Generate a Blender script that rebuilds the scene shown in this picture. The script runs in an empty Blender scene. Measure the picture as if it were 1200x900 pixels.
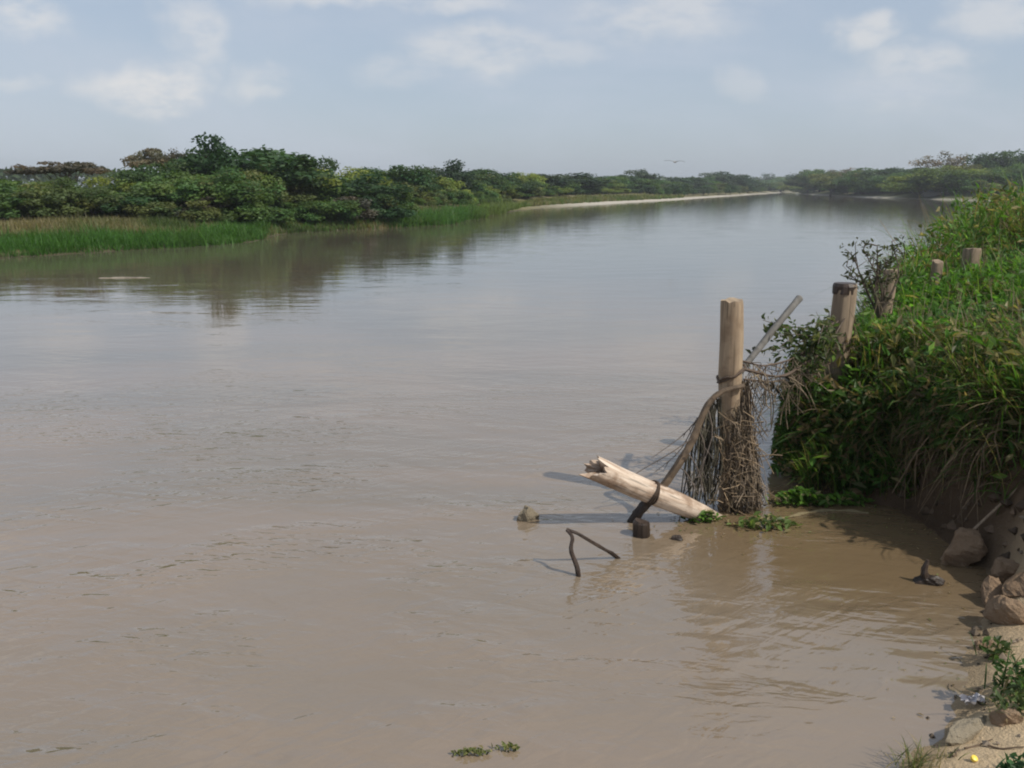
import bpy, math, random
import numpy as np
from mathutils import Vector

# ------------------------------------------------------------------ camera, sky, sun, exposure
SC = bpy.context.scene
COL = SC.collection
CAM_H = 3.0
PITCH = math.atan((450 - 220) / 1000.0)
cam_d = bpy.data.cameras.new("camera")
cam = bpy.data.objects.new("camera", cam_d)
COL.objects.link(cam)
cam.location = (0, 0, CAM_H)
cam.rotation_euler = (math.pi / 2 - PITCH, 0, 0)
cam_d.sensor_width = 36.0
cam_d.lens = 30.0
cam_d.clip_start = 0.05
cam_d.clip_end = 6000
SC.camera = cam

SUN_DIR = Vector((0.62, -0.36, 0.78)).normalized()      # towards the sun
SUN_EL = math.asin(SUN_DIR.z)
SUN_AZ = math.atan2(SUN_DIR.x, SUN_DIR.y)                # clockwise from +Y
sun_d = bpy.data.lights.new("sun", 'SUN')
sun_d.energy = 3.4
sun_d.angle = math.radians(0.6)
sun_d.color = (1.0, 0.94, 0.84)
sun = bpy.data.objects.new("sun", sun_d)
COL.objects.link(sun)
sun.rotation_euler = SUN_DIR.to_track_quat('Z', 'Y').to_euler()

SC.view_settings.view_transform = 'Standard'
SC.view_settings.look = 'None'
SC.view_settings.exposure = 0.28
SC.view_settings.gamma = 1.0
SC.view_settings.use_curve_mapping = False
SC.render.engine = 'CYCLES'
SC.cycles.use_denoising = True
SC.cycles.max_bounces = 7
SC.cycles.diffuse_bounces = 3
SC.cycles.transmission_bounces = 3
SC.cycles.volume_bounces = 0
SC.cycles.transparent_max_bounces = 8
SC.cycles.filter_width = 2.0

SKY_STRENGTH = 0.1
W = bpy.data.worlds.new("World")
SC.world = W
W.use_nodes = True


class NT:
    """small helper for building node trees"""
    def __init__(self, tree):
        self.t = tree
        tree.nodes.clear()

    def n(self, typ, **kw):
        nd = self.t.nodes.new(typ)
        ins = kw.pop('ins', {})
        for k, v in kw.items():
            setattr(nd, k, v)
        for k, v in ins.items():
            if hasattr(v, 'is_linked') or isinstance(v, bpy.types.NodeSocket):
                self.t.links.new(v, nd.inputs[k])
            else:
                nd.inputs[k].default_value = v
        return nd

    def math(self, op, a, b=0.0, c=0.0, clamp=False):
        nd = self.n('ShaderNodeMath', operation=op, use_clamp=clamp, ins={0: a, 1: b, 2: c})
        return nd.outputs[0]

    def mix(self, f, a, b, blend='MIX'):
        nd = self.n('ShaderNodeMix', data_type='RGBA', blend_type=blend)
        for i, v in ((0, f), (6, a), (7, b)):
            if isinstance(v, bpy.types.NodeSocket):
                self.t.links.new(v, nd.inputs[i])
            else:
                nd.inputs[i].default_value = v if not isinstance(v, tuple) or len(v) == 4 else (*v, 1)
        return nd.outputs[2]

    def ramp(self, f, lo, hi, a=0.0, b=1.0):
        nd = self.n('ShaderNodeMapRange', interpolation_type='SMOOTHSTEP',
                    ins={0: f, 1: lo, 2: hi, 3: a, 4: b})
        return nd.outputs[0]

    def noise(self, vec, scale, detail=3.0, rough=0.5, dist=0.0):
        return self.n('ShaderNodeTexNoise', ins={'Vector': vec, 'Scale': scale, 'Detail': detail,
                                                 'Roughness': rough, 'Distortion': dist})


def px_uv(px, py):
    """direction of a photo pixel as (x/y, z/y): used only for the far sky"""
    dx, dz = (px - 600) / 1000.0, -(py - 450) / 1000.0
    y = math.cos(PITCH) + dz * math.sin(PITCH)
    z = -math.sin(PITCH) + dz * math.cos(PITCH)
    return dx / y, z / y


def build_world():
    t = NT(W.node_tree)
    out = t.n('ShaderNodeOutputWorld')
    bg = t.n('ShaderNodeBackground', ins={'Strength': SKY_STRENGTH})
    t.t.links.new(bg.outputs[0], out.inputs[0])
    sky = t.n('ShaderNodeTexSky', sky_type='NISHITA', sun_disc=False, sun_elevation=SUN_EL,
              sun_rotation=SUN_AZ, air_density=1.0, dust_density=1.6, ozone_density=1.2)
    tc = t.n('ShaderNodeTexCoord')
    sep = t.n('ShaderNodeSeparateXYZ', ins={0: tc.outputs['Generated']})
    x, y, z = sep.outputs
    ay = t.math('MAXIMUM', t.math('ABSOLUTE', y), 0.12)
    u = t.math('DIVIDE', x, ay)
    v = t.math('DIVIDE', z, ay)
    uv = t.n('ShaderNodeCombineXYZ', ins={0: u, 1: v, 2: 0.0}).outputs[0]
    wn = t.noise(uv, 7.0, 4.0, 0.6)
    warp = t.n('ShaderNodeVectorMath', operation='SUBTRACT', ins={0: wn.outputs['Color'], 1: (0.5, 0.5, 0.5)})
    warp = t.n('ShaderNodeVectorMath', operation='MULTIPLY', ins={0: warp.outputs[0], 1: (0.17, 0.085, 0)})
    wuv = t.n('ShaderNodeVectorMath', operation='ADD', ins={0: uv, 1: warp.outputs[0]}).outputs[0]
    # high thin veil, hazy blue-grey
    sc = t.n('ShaderNodeVectorMath', operation='MULTIPLY', ins={0: uv, 1: (1.0, 2.6, 1.0)}).outputs[0]
    veil = t.ramp(t.noise(sc, 2.6, 5.0, 0.55, 0.4).outputs[0], 0.38, 0.68)
    base = t.mix(0.66, sky.outputs[0], (3.9, 4.5, 5.4, 1))
    base = t.mix(t.math('MULTIPLY', veil, 0.55), base, (4.6, 5.05, 5.8, 1))
    col = base
    # soft cumulus banks: (px, py, half width, half height, brightness)
    blobs = [(170, 98, 80, 26, .9), (300, 98, 52, 24, .55), (225, 42, 50, 45, .6), (25, 12, 70, 28, .7),
             (35, 95, 42, 14, .5), (560, 62, 110, 32, .62), (480, 85, 60, 22, .35), (770, 18, 110, 42, .6),
             (450, 2, 170, 16, .7), (660, 66, 60, 18, .4), (1015, 45, 42, 26, .75), (1085, 72, 80, 22, .55),
             (1165, 20, 60, 35, .6), (860, 95, 40, 24, .3), (1060, 105, 100, 30, .25), (330, -30, 200, 40, .6),
             (900, -60, 250, 50, .6)]
    acc = None
    for px, py, a, b, br in blobs:
        u0, v0 = px_uv(px, py)
        d = t.n('ShaderNodeVectorMath', operation='SUBTRACT', ins={0: wuv, 1: (u0, v0, 0)}).outputs[0]
        d = t.n('ShaderNodeVectorMath', operation='MULTIPLY', ins={0: d, 1: (1000.0 / a, 1000.0 / b, 0)}).outputs[0]
        ln = t.n('ShaderNodeVectorMath', operation='LENGTH', ins={0: d}).outputs['Value']
        m = t.ramp(ln, 1.15, 0.35, 0.0, br)
        acc = m if acc is None else t.math('MAXIMUM', acc, m)
    fine = t.noise(sc, 14.0, 5.0, 0.6).outputs[0]
    m = t.math('MULTIPLY', acc, t.ramp(fine, 0.30, 0.60, 0.2, 1.0))
    # other cumulus where the photograph does not look
    far = t.ramp(t.noise(wuv, 3.3, 4.0, 0.55).outputs[0], 0.52, 0.70)
    hi = t.ramp(v, 0.28, 0.45)
    m = t.math('MAXIMUM', m, t.math('MULTIPLY', far, t.math('MULTIPLY', hi, 0.7)))
    col = t.mix(t.math('MULTIPLY', m, 0.54), col, (8.0, 7.45, 6.8, 1))
    t.t.links.new(col, bg.inputs[0])


build_world()

# ------------------------------------------------------------------ helpers
rng = np.random.default_rng(11)
random.seed(5)


def tag(o, label=None, cat=None, group=None, kind=None):
    if label: o['label'] = label
    if cat: o['category'] = cat
    if group: o['group'] = group
    if kind: o['kind'] = kind
    return o


def link(o, parent=None):
    COL.objects.link(o)
    if parent is not None:
        o.parent = parent
    return o


def empty(name, loc=(0, 0, 0), rz=0.0):
    o = bpy.data.objects.new(name, None)
    COL.objects.link(o)
    o.empty_display_size = 0.2
    o.location = loc
    o.rotation_euler = (0, 0, rz)
    return o


def mesh_np(name, v, faces, mats=(), tint=None, smooth=False, fmat=None):
    """faces: list of (n, k) int arrays; tint: (nv, 3) colour attribute"""
    v = np.asarray(v, np.float32)
    me = bpy.data.meshes.new(name)
    me.vertices.add(len(v))
    me.vertices.foreach_set('co', v.ravel())
    loops = np.concatenate([np.asarray(f, np.int32).ravel() for f in faces])
    sizes = np.concatenate([np.full(len(f), f.shape[1], np.int32) for f in faces])
    starts = np.concatenate([[0], np.cumsum(sizes)[:-1]]).astype(np.int32)
    me.loops.add(len(loops))
    me.loops.foreach_set('vertex_index', loops)
    me.polygons.add(len(sizes))
    me.polygons.foreach_set('loop_start', starts)
    me.polygons.foreach_set('loop_total', sizes)
    if fmat is not None:
        me.polygons.foreach_set('material_index', np.asarray(fmat, np.int32))
    me.polygons.foreach_set('use_smooth', np.full(len(sizes), smooth, bool))
    if tint is not None:
        at = me.color_attributes.new('tint', 'FLOAT_COLOR', 'POINT')
        at.data.foreach_set('color', np.concatenate([tint, np.ones((len(v), 1))], 1).astype(np.float32).ravel())
    me.update(calc_edges=True)
    me.validate()
    if smooth and len(v) < 5000:
        me.set_sharp_from_angle(angle=math.radians(42))
    for m in mats:
        me.materials.append(m)
    return me


def obj(name, me, parent=None, loc=None):
    o = bpy.data.objects.new(name, me)
    link(o, parent)
    if loc is not None:
        o.location = loc
    return o


class MB:
    """collects tubes, leaves and blades into one mesh"""
    def __init__(self):
        self.v, self.f4, self.f3, self.t, self.n = [], [], [], [], 0

    def add(self, v, f4=None, f3=None, tint=(1, 1, 1)):
        v = np.asarray(v, float)
        if f4 is not None and len(f4): self.f4.append(np.asarray(f4) + self.n)
        if f3 is not None and len(f3): self.f3.append(np.asarray(f3) + self.n)
        self.v.append(v)
        tt = np.asarray(tint, float)
        self.t.append(np.broadcast_to(tt, (len(v), 3)) if tt.ndim == 1 else tt)
        self.n += len(v)

    def tube(self, pts, radii, sides=6, tint=(1, 1, 1), cap=True, wob=0.0):
        pts = np.asarray(pts, float)
        n = len(pts)
        radii = np.broadcast_to(np.asarray(radii, float), (n,))
        tg = np.gradient(pts, axis=0)
        tg /= np.linalg.norm(tg, axis=1)[:, None] + 1e-9
        ref = np.array([0, 0, 1.0]) if abs(tg[0, 2]) < 0.9 else np.array([1.0, 0, 0])
        a = np.cross(tg, ref); a /= np.linalg.norm(a, axis=1)[:, None] + 1e-9
        b = np.cross(tg, a)
        an = np.arange(sides) * 2 * math.pi / sides
        r = radii[:, None] * (1 + wob * rng.standard_normal((n, sides)))
        v = pts[:, None, :] + r[..., None] * (np.cos(an)[None, :, None] * a[:, None] + np.sin(an)[None, :, None] * b[:, None])
        v = v.reshape(-1, 3)
        i, j = np.meshgrid(np.arange(n - 1), np.arange(sides), indexing='ij')
        j2 = (j + 1) % sides
        f = np.stack([i * sides + j, i * sides + j2, (i + 1) * sides + j2, (i + 1) * sides + j], -1).reshape(-1, 4)
        f3 = None
        if cap:
            v = np.vstack([v, pts[0], pts[-1]])
            k = np.arange(sides); k2 = (k + 1) % sides
            c0, c1 = n * sides, n * sides + 1
            f3 = np.vstack([np.stack([np.full(sides, c0), k2, k], 1),
                            np.stack([np.full(sides, c1), (n - 1) * sides + k, (n - 1) * sides + k2], 1)])
        self.add(v, f, f3, tint)

    def build(self, name, mats, parent=None, smooth=False, loc=None):
        if not isinstance(mats, (list, tuple)): mats = [mats]
        fs = []
        if self.f4: fs.append(np.concatenate(self.f4))
        if self.f3: fs.append(np.concatenate(self.f3))
        me = mesh_np(name, np.concatenate(self.v), fs, mats, np.concatenate(self.t), smooth)
        return obj(name, me, parent, loc)

    def blades(self, base, az, L, w, th0, curve, tint, seg=4):
        """curved grass blades, vectorised. base (N,3); az, L, w, th0, curve (N,)"""
        N = len(base)
        d = np.stack([np.cos(az), np.sin(az)], 1)
        side = np.stack([-np.sin(az), np.cos(az), np.zeros(N)], 1)
        # twist the blade a little so that it is not edge-on in one direction
        tw = rng.uniform(-0.9, 0.9, N)
        P = [base]
        p = base.copy()
        for s in range(seg):
            th = th0 + curve * (s + 0.5) / seg
            p = p + (L / seg)[:, None] * np.concatenate([np.sin(th)[:, None] * d, np.cos(th)[:, None]], 1)
            P.append(p)
        sd = side * np.cos(tw)[:, None] + np.concatenate([d * np.sin(tw)[:, None] * 0.6, (np.sin(tw) * 0.6)[:, None]], 1)
        wprof = np.array([0.7, 1.0, 0.9, 0.6, 0.06]) if seg == 4 else np.linspace(1, 0.06, seg + 1)
        V = []
        for s in range(seg + 1):
            off = sd * (w * wprof[s] * 0.5)[:, None]
            V += [P[s] - off, P[s] + off]
        V = np.stack(V, 1)                                    # N, 2(seg+1), 3
        k = 2 * (seg + 1)
        f = np.array([[2 * s, 2 * s + 1, 2 * s + 3, 2 * s + 2] for s in range(seg)])
        F = (np.arange(N)[:, None, None] * k + f[None]).reshape(-1, 4)
        self.add(V.reshape(-1, 3), F, None, np.repeat(tint, k, 0))

    def leaves(self, c, nrm, size, aspect, tint, fold=0.25):
        """pointed leaves: two quads folded on the midrib. c (N,3) leaf centre, nrm (N,3)"""
        N = len(c)
        nrm = nrm / (np.linalg.norm(nrm, axis=1)[:, None] + 1e-9)
        r = rng.standard_normal((N, 3))
        a = np.cross(nrm, r); a /= np.linalg.norm(a, axis=1)[:, None] + 1e-9
        b = np.cross(nrm, a)
        s = size[:, None]; ws = s * aspect
        lift = nrm * s * fold
        V = np.stack([c - a * s, c - a * s * 0.1 - b * ws + lift, c + a * s * 0.5 - b * ws * 0.6 + lift * 0.7,
                      c + a * s, c + a * s * 0.5 + b * ws * 0.6 + lift * 0.7, c - a * s * 0.1 + b * ws + lift], 1)
        f = np.array([[0, 1, 2, 3], [0, 3, 4, 5]])
        F = (np.arange(N)[:, None, None] * 6 + f[None]).reshape(-1, 4)
        self.add(V.reshape(-1, 3), F, None, np.repeat(tint, 6, 0))

    def cards(self, c, nrm, size, tint):
        """small rhombic foliage faces (far crowns)"""
        N = len(c)
        nrm = nrm / (np.linalg.norm(nrm, axis=1)[:, None] + 1e-9)
        a = np.cross(nrm, rng.standard_normal((N, 3))); a /= np.linalg.norm(a, axis=1)[:, None] + 1e-9
        b = np.cross(nrm, a)
        s = size[:, None]
        V = np.stack([c - a * s, c - b * s * 0.6, c + a * s, c + b * s * 0.6], 1)
        F = np.arange(N * 4).reshape(N, 4)
        self.add(V.reshape(-1, 3), F, None, np.repeat(tint, 4, 0))


def un(px, py, z=0.0):
    """where the photo's pixel meets the level z (used to measure the place)"""
    u, w = px_uv(px, py)
    Y = (z - CAM_H) / w
    return np.array([u * Y, Y, z])


def at(px, py, Y):
    u, w = px_uv(px, py)
    return np.array([u * Y, Y, CAM_H + w * Y])


def spline(pts, n):
    """Catmull-Rom through pts"""
    p = np.asarray(pts, float)
    p = np.vstack([2 * p[0] - p[1], p, 2 * p[-1] - p[-2]])
    out = []
    m = len(p) - 3
    for k in range(n):
        t = k / (n - 1) * m
        i = min(int(t), m - 1); f = t - i
        a, b, c, d = p[i], p[i + 1], p[i + 2], p[i + 3]
        out.append(0.5 * ((2 * b) + (-a + c) * f + (2 * a - 5 * b + 4 * c - d) * f * f + (-a + 3 * b - 3 * c + d) * f ** 3))
    return np.array(out)


def vnoise(x, y, s, seed=0):
    """smooth value noise in [0,1]"""
    r = np.random.default_rng(seed)
    tab = r.random((256, 256))
    x = np.asarray(x) * s; y = np.asarray(y) * s
    xi = np.floor(x).astype(int); yi = np.floor(y).astype(int)
    fx = x - xi; fy = y - yi
    fx = fx * fx * (3 - 2 * fx); fy = fy * fy * (3 - 2 * fy)
    g = lambda a, b: tab[a % 256, b % 256]
    return (g(xi, yi) * (1 - fx) + g(xi + 1, yi) * fx) * (1 - fy) + (g(xi, yi + 1) * (1 - fx) + g(xi + 1, yi + 1) * fx) * fy


def fbm(x, y, s, seed=0, o=3):
    a, t, n = 1.0, 0.0, 0.0
    for k in range(o):
        t = t + a * vnoise(x, y, s * 2 ** k, seed + k); n += a; a *= 0.5
    return t / n


# ------------------------------------------------------------------ materials
def material(name):
    m = bpy.data.materials.new(name)
    m.use_nodes = True
    return m, NT(m.node_tree)


def leaf_material(name, objcol=True, trans=0.35, gloss=0.55, var=0.25):
    m, t = material(name)
    out = t.n('ShaderNodeOutputMaterial')
    at_ = t.n('ShaderNodeAttribute', attribute_name='tint')
    col = at_.outputs['Color']
    if objcol:
        oi = t.n('ShaderNodeObjectInfo')
        col = t.mix(1.0, oi.outputs['Color'], col, 'MULTIPLY')
    geo = t.n('ShaderNodeNewGeometry')
    k = t.ramp(geo.outputs['Random Per Island'], 0.0, 1.0, 1.0 - var, 1.0 + var)
    cc = t.n('ShaderNodeVectorMath', operation='SCALE', ins={0: col, 'Scale': k}).outputs[0]
    pb = t.n('ShaderNodeBsdfPrincipled', ins={'Base Color': cc, 'Roughness': gloss, 'Specular IOR Level': 0.25})
    tcol = t.mix(1.0, cc, (1.25, 1.3, 0.6, 1), 'MULTIPLY')
    tr = t.n('ShaderNodeBsdfTranslucent', ins={'Color': tcol})
    mx = t.n('ShaderNodeMixShader', ins={0: trans, 1: pb.outputs[0], 2: tr.outputs[0]})
    t.t.links.new(mx.outputs[0], out.inputs[0])
    return m


def wood_material(name, c1, c2, scale=(14, 14, 1.2), rough=0.8, bump=0.4, tint=False, dirt=None):
    m, t = material(name)
    out = t.n('ShaderNodeOutputMaterial')
    tc = t.n('ShaderNodeTexCoord')
    mp = t.n('ShaderNodeVectorMath', operation='MULTIPLY', ins={0: tc.outputs['Object'], 1: scale}).outputs[0]
    g = t.noise(mp, 1.0, 5.0, 0.62, 0.4).outputs[0]
    g2 = t.noise(tc.outputs['Object'], 4.5, 5.0, 0.65).outputs[0]
    col = t.mix(t.ramp(g, 0.3, 0.7), c1, c2)
    col = t.mix(t.ramp(g2, 0.46, 0.66, 0.0, 0.75), col, dirt or tuple(x * 0.6 for x in c1))
    cv = t.n('ShaderNodeVectorMath', operation='MULTIPLY', ins={0: tc.outputs['Object'], 1: tuple(2.6 * q if q > 5 else 0.8 * q for q in scale)}).outputs[0]
    cr = t.noise(cv, 1.0, 2.0, 0.5, 0.3).outputs[0]
    col = t.mix(t.ramp(cr, 0.60, 0.68, 0.0, 0.7 if max(scale) > 2 * min(scale) else 0.0), col, tuple(x * 0.28 for x in c1))
    if tint:
        a = t.n('ShaderNodeAttribute', attribute_name='tint')
        col = t.mix(1.0, col, a.outputs['Color'], 'MULTIPLY')
    wp = t.n('ShaderNodeSeparateXYZ', ins={0: t.n('ShaderNodeNewGeometry').outputs['Position']}).outputs[2]
    wet = t.ramp(t.math('ADD', wp, t.math('MULTIPLY', t.math('SUBTRACT', g2, 0.5), 0.12)), 0.03, 0.13, 0.6, 0.0)
    col = t.mix(wet, col, t.mix(1.0, col, (0.3, 0.27, 0.23, 1), 'MULTIPLY'))
    bp = t.n('ShaderNodeBump', ins={'Strength': bump, 'Distance': 0.02, 'Height': g})
    pb = t.n('ShaderNodeBsdfPrincipled', ins={'Base Color': col, 'Roughness': rough, 'Normal': bp.outputs[0],
                                              'Specular IOR Level': 0.25})
    t.t.links.new(pb.outputs[0], out.inputs[0])
    return m


def soil_material(name, use_tint=True, base=(0.2, 0.13, 0.08), dark=0.55):
    m, t = material(name)
    out = t.n('ShaderNodeOutputMaterial')
    tc = t.n('ShaderNodeTexCoord')
    P = t.n('ShaderNodeNewGeometry').outputs['Position']
    n1 = t.noise(P, 1.7, 6.0, 0.6).outputs[0]
    n2 = t.noise(P, 14.0, 6.0, 0.7).outputs[0]
    n3 = t.noise(P, 60.0, 3.0, 0.6).outputs[0]
    if use_tint:
        col = t.n('ShaderNodeAttribute', attribute_name='tint').outputs['Color']
    else:
        col = t.n('ShaderNodeRGB').outputs[0]
        col.default_value = (*base, 1)
    col = t.mix(t.ramp(n1, 0.35, 0.7, 0.0, 0.5), col, t.mix(1.0, col, (dark, dark * 0.92, dark * 0.85, 1), 'MULTIPLY'))
    col = t.mix(t.ramp(n2, 0.55, 0.72, 0.0, 0.6), col, t.mix(1.0, col, (0.5, 0.5, 0.47, 1), 'MULTIPLY'))
    col = t.mix(t.ramp(n3, 0.58, 0.7, 0.0, 0.4), col, t.mix(1.0, col, (1.5, 1.45, 1.4, 1), 'MULTIPLY'))
    h = t.math('ADD', t.math('MULTIPLY', n2, 0.7), t.math('MULTIPLY', n3, 0.3))
    bp = t.n('ShaderNodeBump', ins={'Strength': 0.8, 'Distance': 0.05, 'Height': h})
    pb = t.n('ShaderNodeBsdfPrincipled', ins={'Base Color': col, 'Roughness': 0.95, 'Normal': bp.outputs[0],
                                              'Specular IOR Level': 0.15})
    t.t.links.new(pb.outputs[0], out.inputs[0])
    return m


def water_material():
    m, t = material('muddy_river_water')
    out = t.n('ShaderNodeOutputMaterial')
    P = t.n('ShaderNodeNewGeometry').outputs['Position']
    sx = lambda s: t.n('ShaderNodeVectorMath', operation='MULTIPLY', ins={0: P, 1: s}).outputs[0]

    def rot(a):
        return t.n('ShaderNodeVectorRotate', rotation_type='Z_AXIS', ins={0: P, 3: a}).outputs[0]
    sepP = t.n('ShaderNodeSeparateXYZ', ins={0: P})
    # wavelets: small capillary ripples, wind waves, long swell; calm and ruffled patches
    r1 = t.n('ShaderNodeVectorMath', operation='MULTIPLY', ins={0: rot(0.25), 1: (1.5, 4.6, 1)}).outputs[0]
    n1 = t.noise(r1, 1.0, 2.0, 0.45, 0.5).outputs[0]
    r2 = t.n('ShaderNodeVectorMath', operation='MULTIPLY', ins={0: rot(-0.55), 1: (2.6, 8.5, 1)}).outputs[0]
    n2 = t.noise(r2, 1.0, 2.0, 0.5, 0.7).outputs[0]
    n3 = t.noise(sx((0.5, 1.1, 1)), 1.0, 2.0, 0.5).outputs[0]
    patch = t.ramp(t.noise(sx((0.22, 0.5, 1)), 1.0, 3.0, 0.6, 0.6).outputs[0], 0.36, 0.66, 0.25, 1.0)
    near = t.ramp(sepP.outputs[1], 3.5, 17.0, 1.4, 0.12)
    h = t.math('ADD', t.math('MULTIPLY', n1, 0.55), t.math('MULTIPLY', n2, 0.25))
    h = t.math('MULTIPLY', t.math('MULTIPLY', h, patch), near)
    # fine cat's-paw ripples in drifting patches, as round the snags
    r4 = t.n('ShaderNodeVectorMath', operation='MULTIPLY', ins={0: rot(0.12), 1: (4.0, 13.0, 1)}).outputs[0]
    n4 = t.noise(r4, 1.0, 2.0, 0.5, 0.6).outputs[0]
    p4 = t.ramp(t.noise(sx((0.35, 0.6, 1)), 1.0, 3.0, 0.6, 0.5).outputs[0], 0.44, 0.62, 0.0, 1.0)
    h = t.math('ADD', h, t.math('MULTIPLY', t.math('MULTIPLY', n4, 0.34), t.math('MULTIPLY', p4, near)))
    h = t.math('ADD', h, t.math('MULTIPLY', n3, 0.2))
    bp = t.n('ShaderNodeBump', ins={'Strength': 1.0, 'Distance': 0.045, 'Height': h})
    # silt drifts in the water
    s = t.noise(sx((0.12, 0.3, 1)), 1.0, 4.0, 0.6, 0.8).outputs[0]
    col = t.mix(t.ramp(s, 0.35, 0.68), (0.172, 0.138, 0.098, 1), (0.215, 0.162, 0.114, 1))
    # dark tree reflections helped in the colour: water darkens away from the near bank
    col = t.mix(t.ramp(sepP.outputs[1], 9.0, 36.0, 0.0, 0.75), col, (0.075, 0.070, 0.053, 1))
    # browner in a round patch by the near bank
    pd = t.n('ShaderNodeVectorMath', operation='DISTANCE', ins={0: P, 1: (3.0, 7.0, 0)}).outputs['Value']
    col = t.mix(t.ramp(pd, 2.2, 0.8, 0.0, 0.7), col, (0.128, 0.084, 0.038, 1))
    pb = t.n('ShaderNodeBsdfPrincipled', ins={'Base Color': col, 'Roughness': 0.03, 'IOR': 1.95,
                                              'Normal': bp.outputs[0]})
    t.t.links.new(pb.outputs[0], out.inputs[0])
    return m


def plain(name, col, rough=0.7, spec=0.3):
    m, t = material(name)
    out = t.n('ShaderNodeOutputMaterial')
    tc = t.n('ShaderNodeTexCoord')
    n = t.noise(tc.outputs['Object'], 9.0, 4.0).outputs[0]
    c = t.mix(t.ramp(n, 0.3, 0.7, 0.0, 0.5), col, tuple(x * 0.65 for x in col))
    pb = t.n('ShaderNodeBsdfPrincipled', ins={'Base Color': c, 'Roughness': rough, 'Specular IOR Level': spec})
    t.t.links.new(pb.outputs[0], out.inputs[0])
    return m


M_TREE = leaf_material('tree_foliage', var=0.12)
M_PLANT = leaf_material('plant_foliage', objcol=False, trans=0.48, gloss=0.45)
M_BARK = wood_material('bark', (0.13, 0.10, 0.075), (0.07, 0.055, 0.04))
M_POST = wood_material('post_wood', (0.42, 0.32, 0.215), (0.22, 0.165, 0.115), scale=(16, 16, 0.9), bump=0.5,
                       dirt=(0.20, 0.14, 0.09))
M_GREYPOST = wood_material('weathered_wood', (0.34, 0.26, 0.18), (0.18, 0.135, 0.095), scale=(18, 18, 1.4), bump=0.6)
M_LOG = wood_material('stripped_log', (0.66, 0.56, 0.46), (0.38, 0.27, 0.19), scale=(1.6, 22, 22), bump=0.8, tint=True,
                      dirt=(0.22, 0.14, 0.09))
M_VINE = wood_material('dry_vine', (0.9, 0.9, 0.9), (0.6, 0.6, 0.6), scale=(20, 20, 20), bump=0.1, tint=True)
M_WET = wood_material('wet_wood', (0.07, 0.05, 0.04), (0.035, 0.026, 0.02), scale=(20, 20, 5), rough=0.45)
M_GROUND = soil_material('ground_soil')
M_CLOD = soil_material('clay_clod', False, (0.235, 0.165, 0.108))
M_STONE = soil_material('grey_stone', False, (0.24, 0.205, 0.15))
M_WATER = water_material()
M_WIRE = plain('rusty_wire', (0.10, 0.07, 0.05), 0.7)
M_RAG = plain('pale_plastic', (0.50, 0.48, 0.50), 0.45, 0.4)
M_YELLOW = plain('yellow_plastic', (0.85, 0.62, 0.08), 0.4, 0.5)
M_WALL = plain('limewash', (0.45, 0.43, 0.40), 0.9)
M_ROOF = plain('zinc_roof', (0.40, 0.40, 0.41), 0.6)
M_FEATHER = plain('grey_feathers', (0.28, 0.28, 0.28), 0.7)

# ------------------------------------------------------------------ river and ground
near_shore = [un(1060, 900), un(1115, 850), un(1140, 790), un(1165, 720), un(1165, 690), un(1136, 645), un(1080, 612),
              un(1050, 597), un(990, 588), un(930, 583)]
R = [(-60, -22), (-20, -6), (-8, -1), (-3, 1.2), (-1, 2.0), (0.6, 2.6), (1.6, 3.35)] + [tuple(p[:2]) for p in near_shore] + \
    [(3.02, 8.9), (3.25, 9.7), (4.0, 11.1), (5.0, 12.9), (6.9, 15.8), (11.5, 22.5), (22, 38), (45, 68), (78, 112), (103, 160)] + \
    [tuple(un(*a)[:2]) for a in [(1180, 236.0), (1100, 234), (1000, 231), (937, 227.4)]] + \
    [(170, 490), (215, 520), (330, 560), (700, 620), (2600, 800)]
L = [(2600, 1050), (800, 860), (420, 790), (260, 700)] + \
    [tuple(un(*a)[:2]) for a in [(930, 225), (865, 229.5), (800, 234), (700, 240), (640, 244.5), (600, 248), (575, 253), (560, 257), (520, 263),
                                 (430, 268), (345, 272), (318, 277), (300, 283), (225, 289), (150, 293), (60, 299), (0, 302)]] + \
    [(-27, 33), (-36, 20), (-60, 0), (-150, -60), (-200, -100)]
POLY = np.array(R + L + [(-120, -60)], float)


def river_sd(x, y):
    """signed distance to the water's edge, positive on land"""
    x = np.asarray(x, float); y = np.asarray(y, float)
    d = np.full(x.shape, 1e18)
    inside = np.zeros(x.shape, bool)
    n = len(POLY)
    for i in range(n):
        ax, ay = POLY[i]; bx, by = POLY[(i + 1) % n]
        ex, ey = bx - ax, by - ay
        t = np.clip(((x - ax) * ex + (y - ay) * ey) / (ex * ex + ey * ey), 0, 1)
        d = np.minimum(d, (x - ax - t * ex) ** 2 + (y - ay - t * ey) ** 2)
        c = ((ay > y) != (by > y)) & (x < (bx - ax) * (y - ay) / (by - ay + 1e-12) + ax)
        inside ^= c
    d = np.sqrt(d)
    return np.where(inside, -d, d)


def ss(a, b, x):
    t = np.clip((np.asarray(x, float) - a) / (b - a), 0, 1)
    return t * t * (3 - 2 * t)


def is_left(x, y):
    """1 on the far (left) bank's side of the river"""
    return ((x < 0.5 * (y - 20)) & (y > 20) & (x < 60)) | ((y > 200) & (x < 0.33 * y - 10)) | (x < -30)


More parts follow.
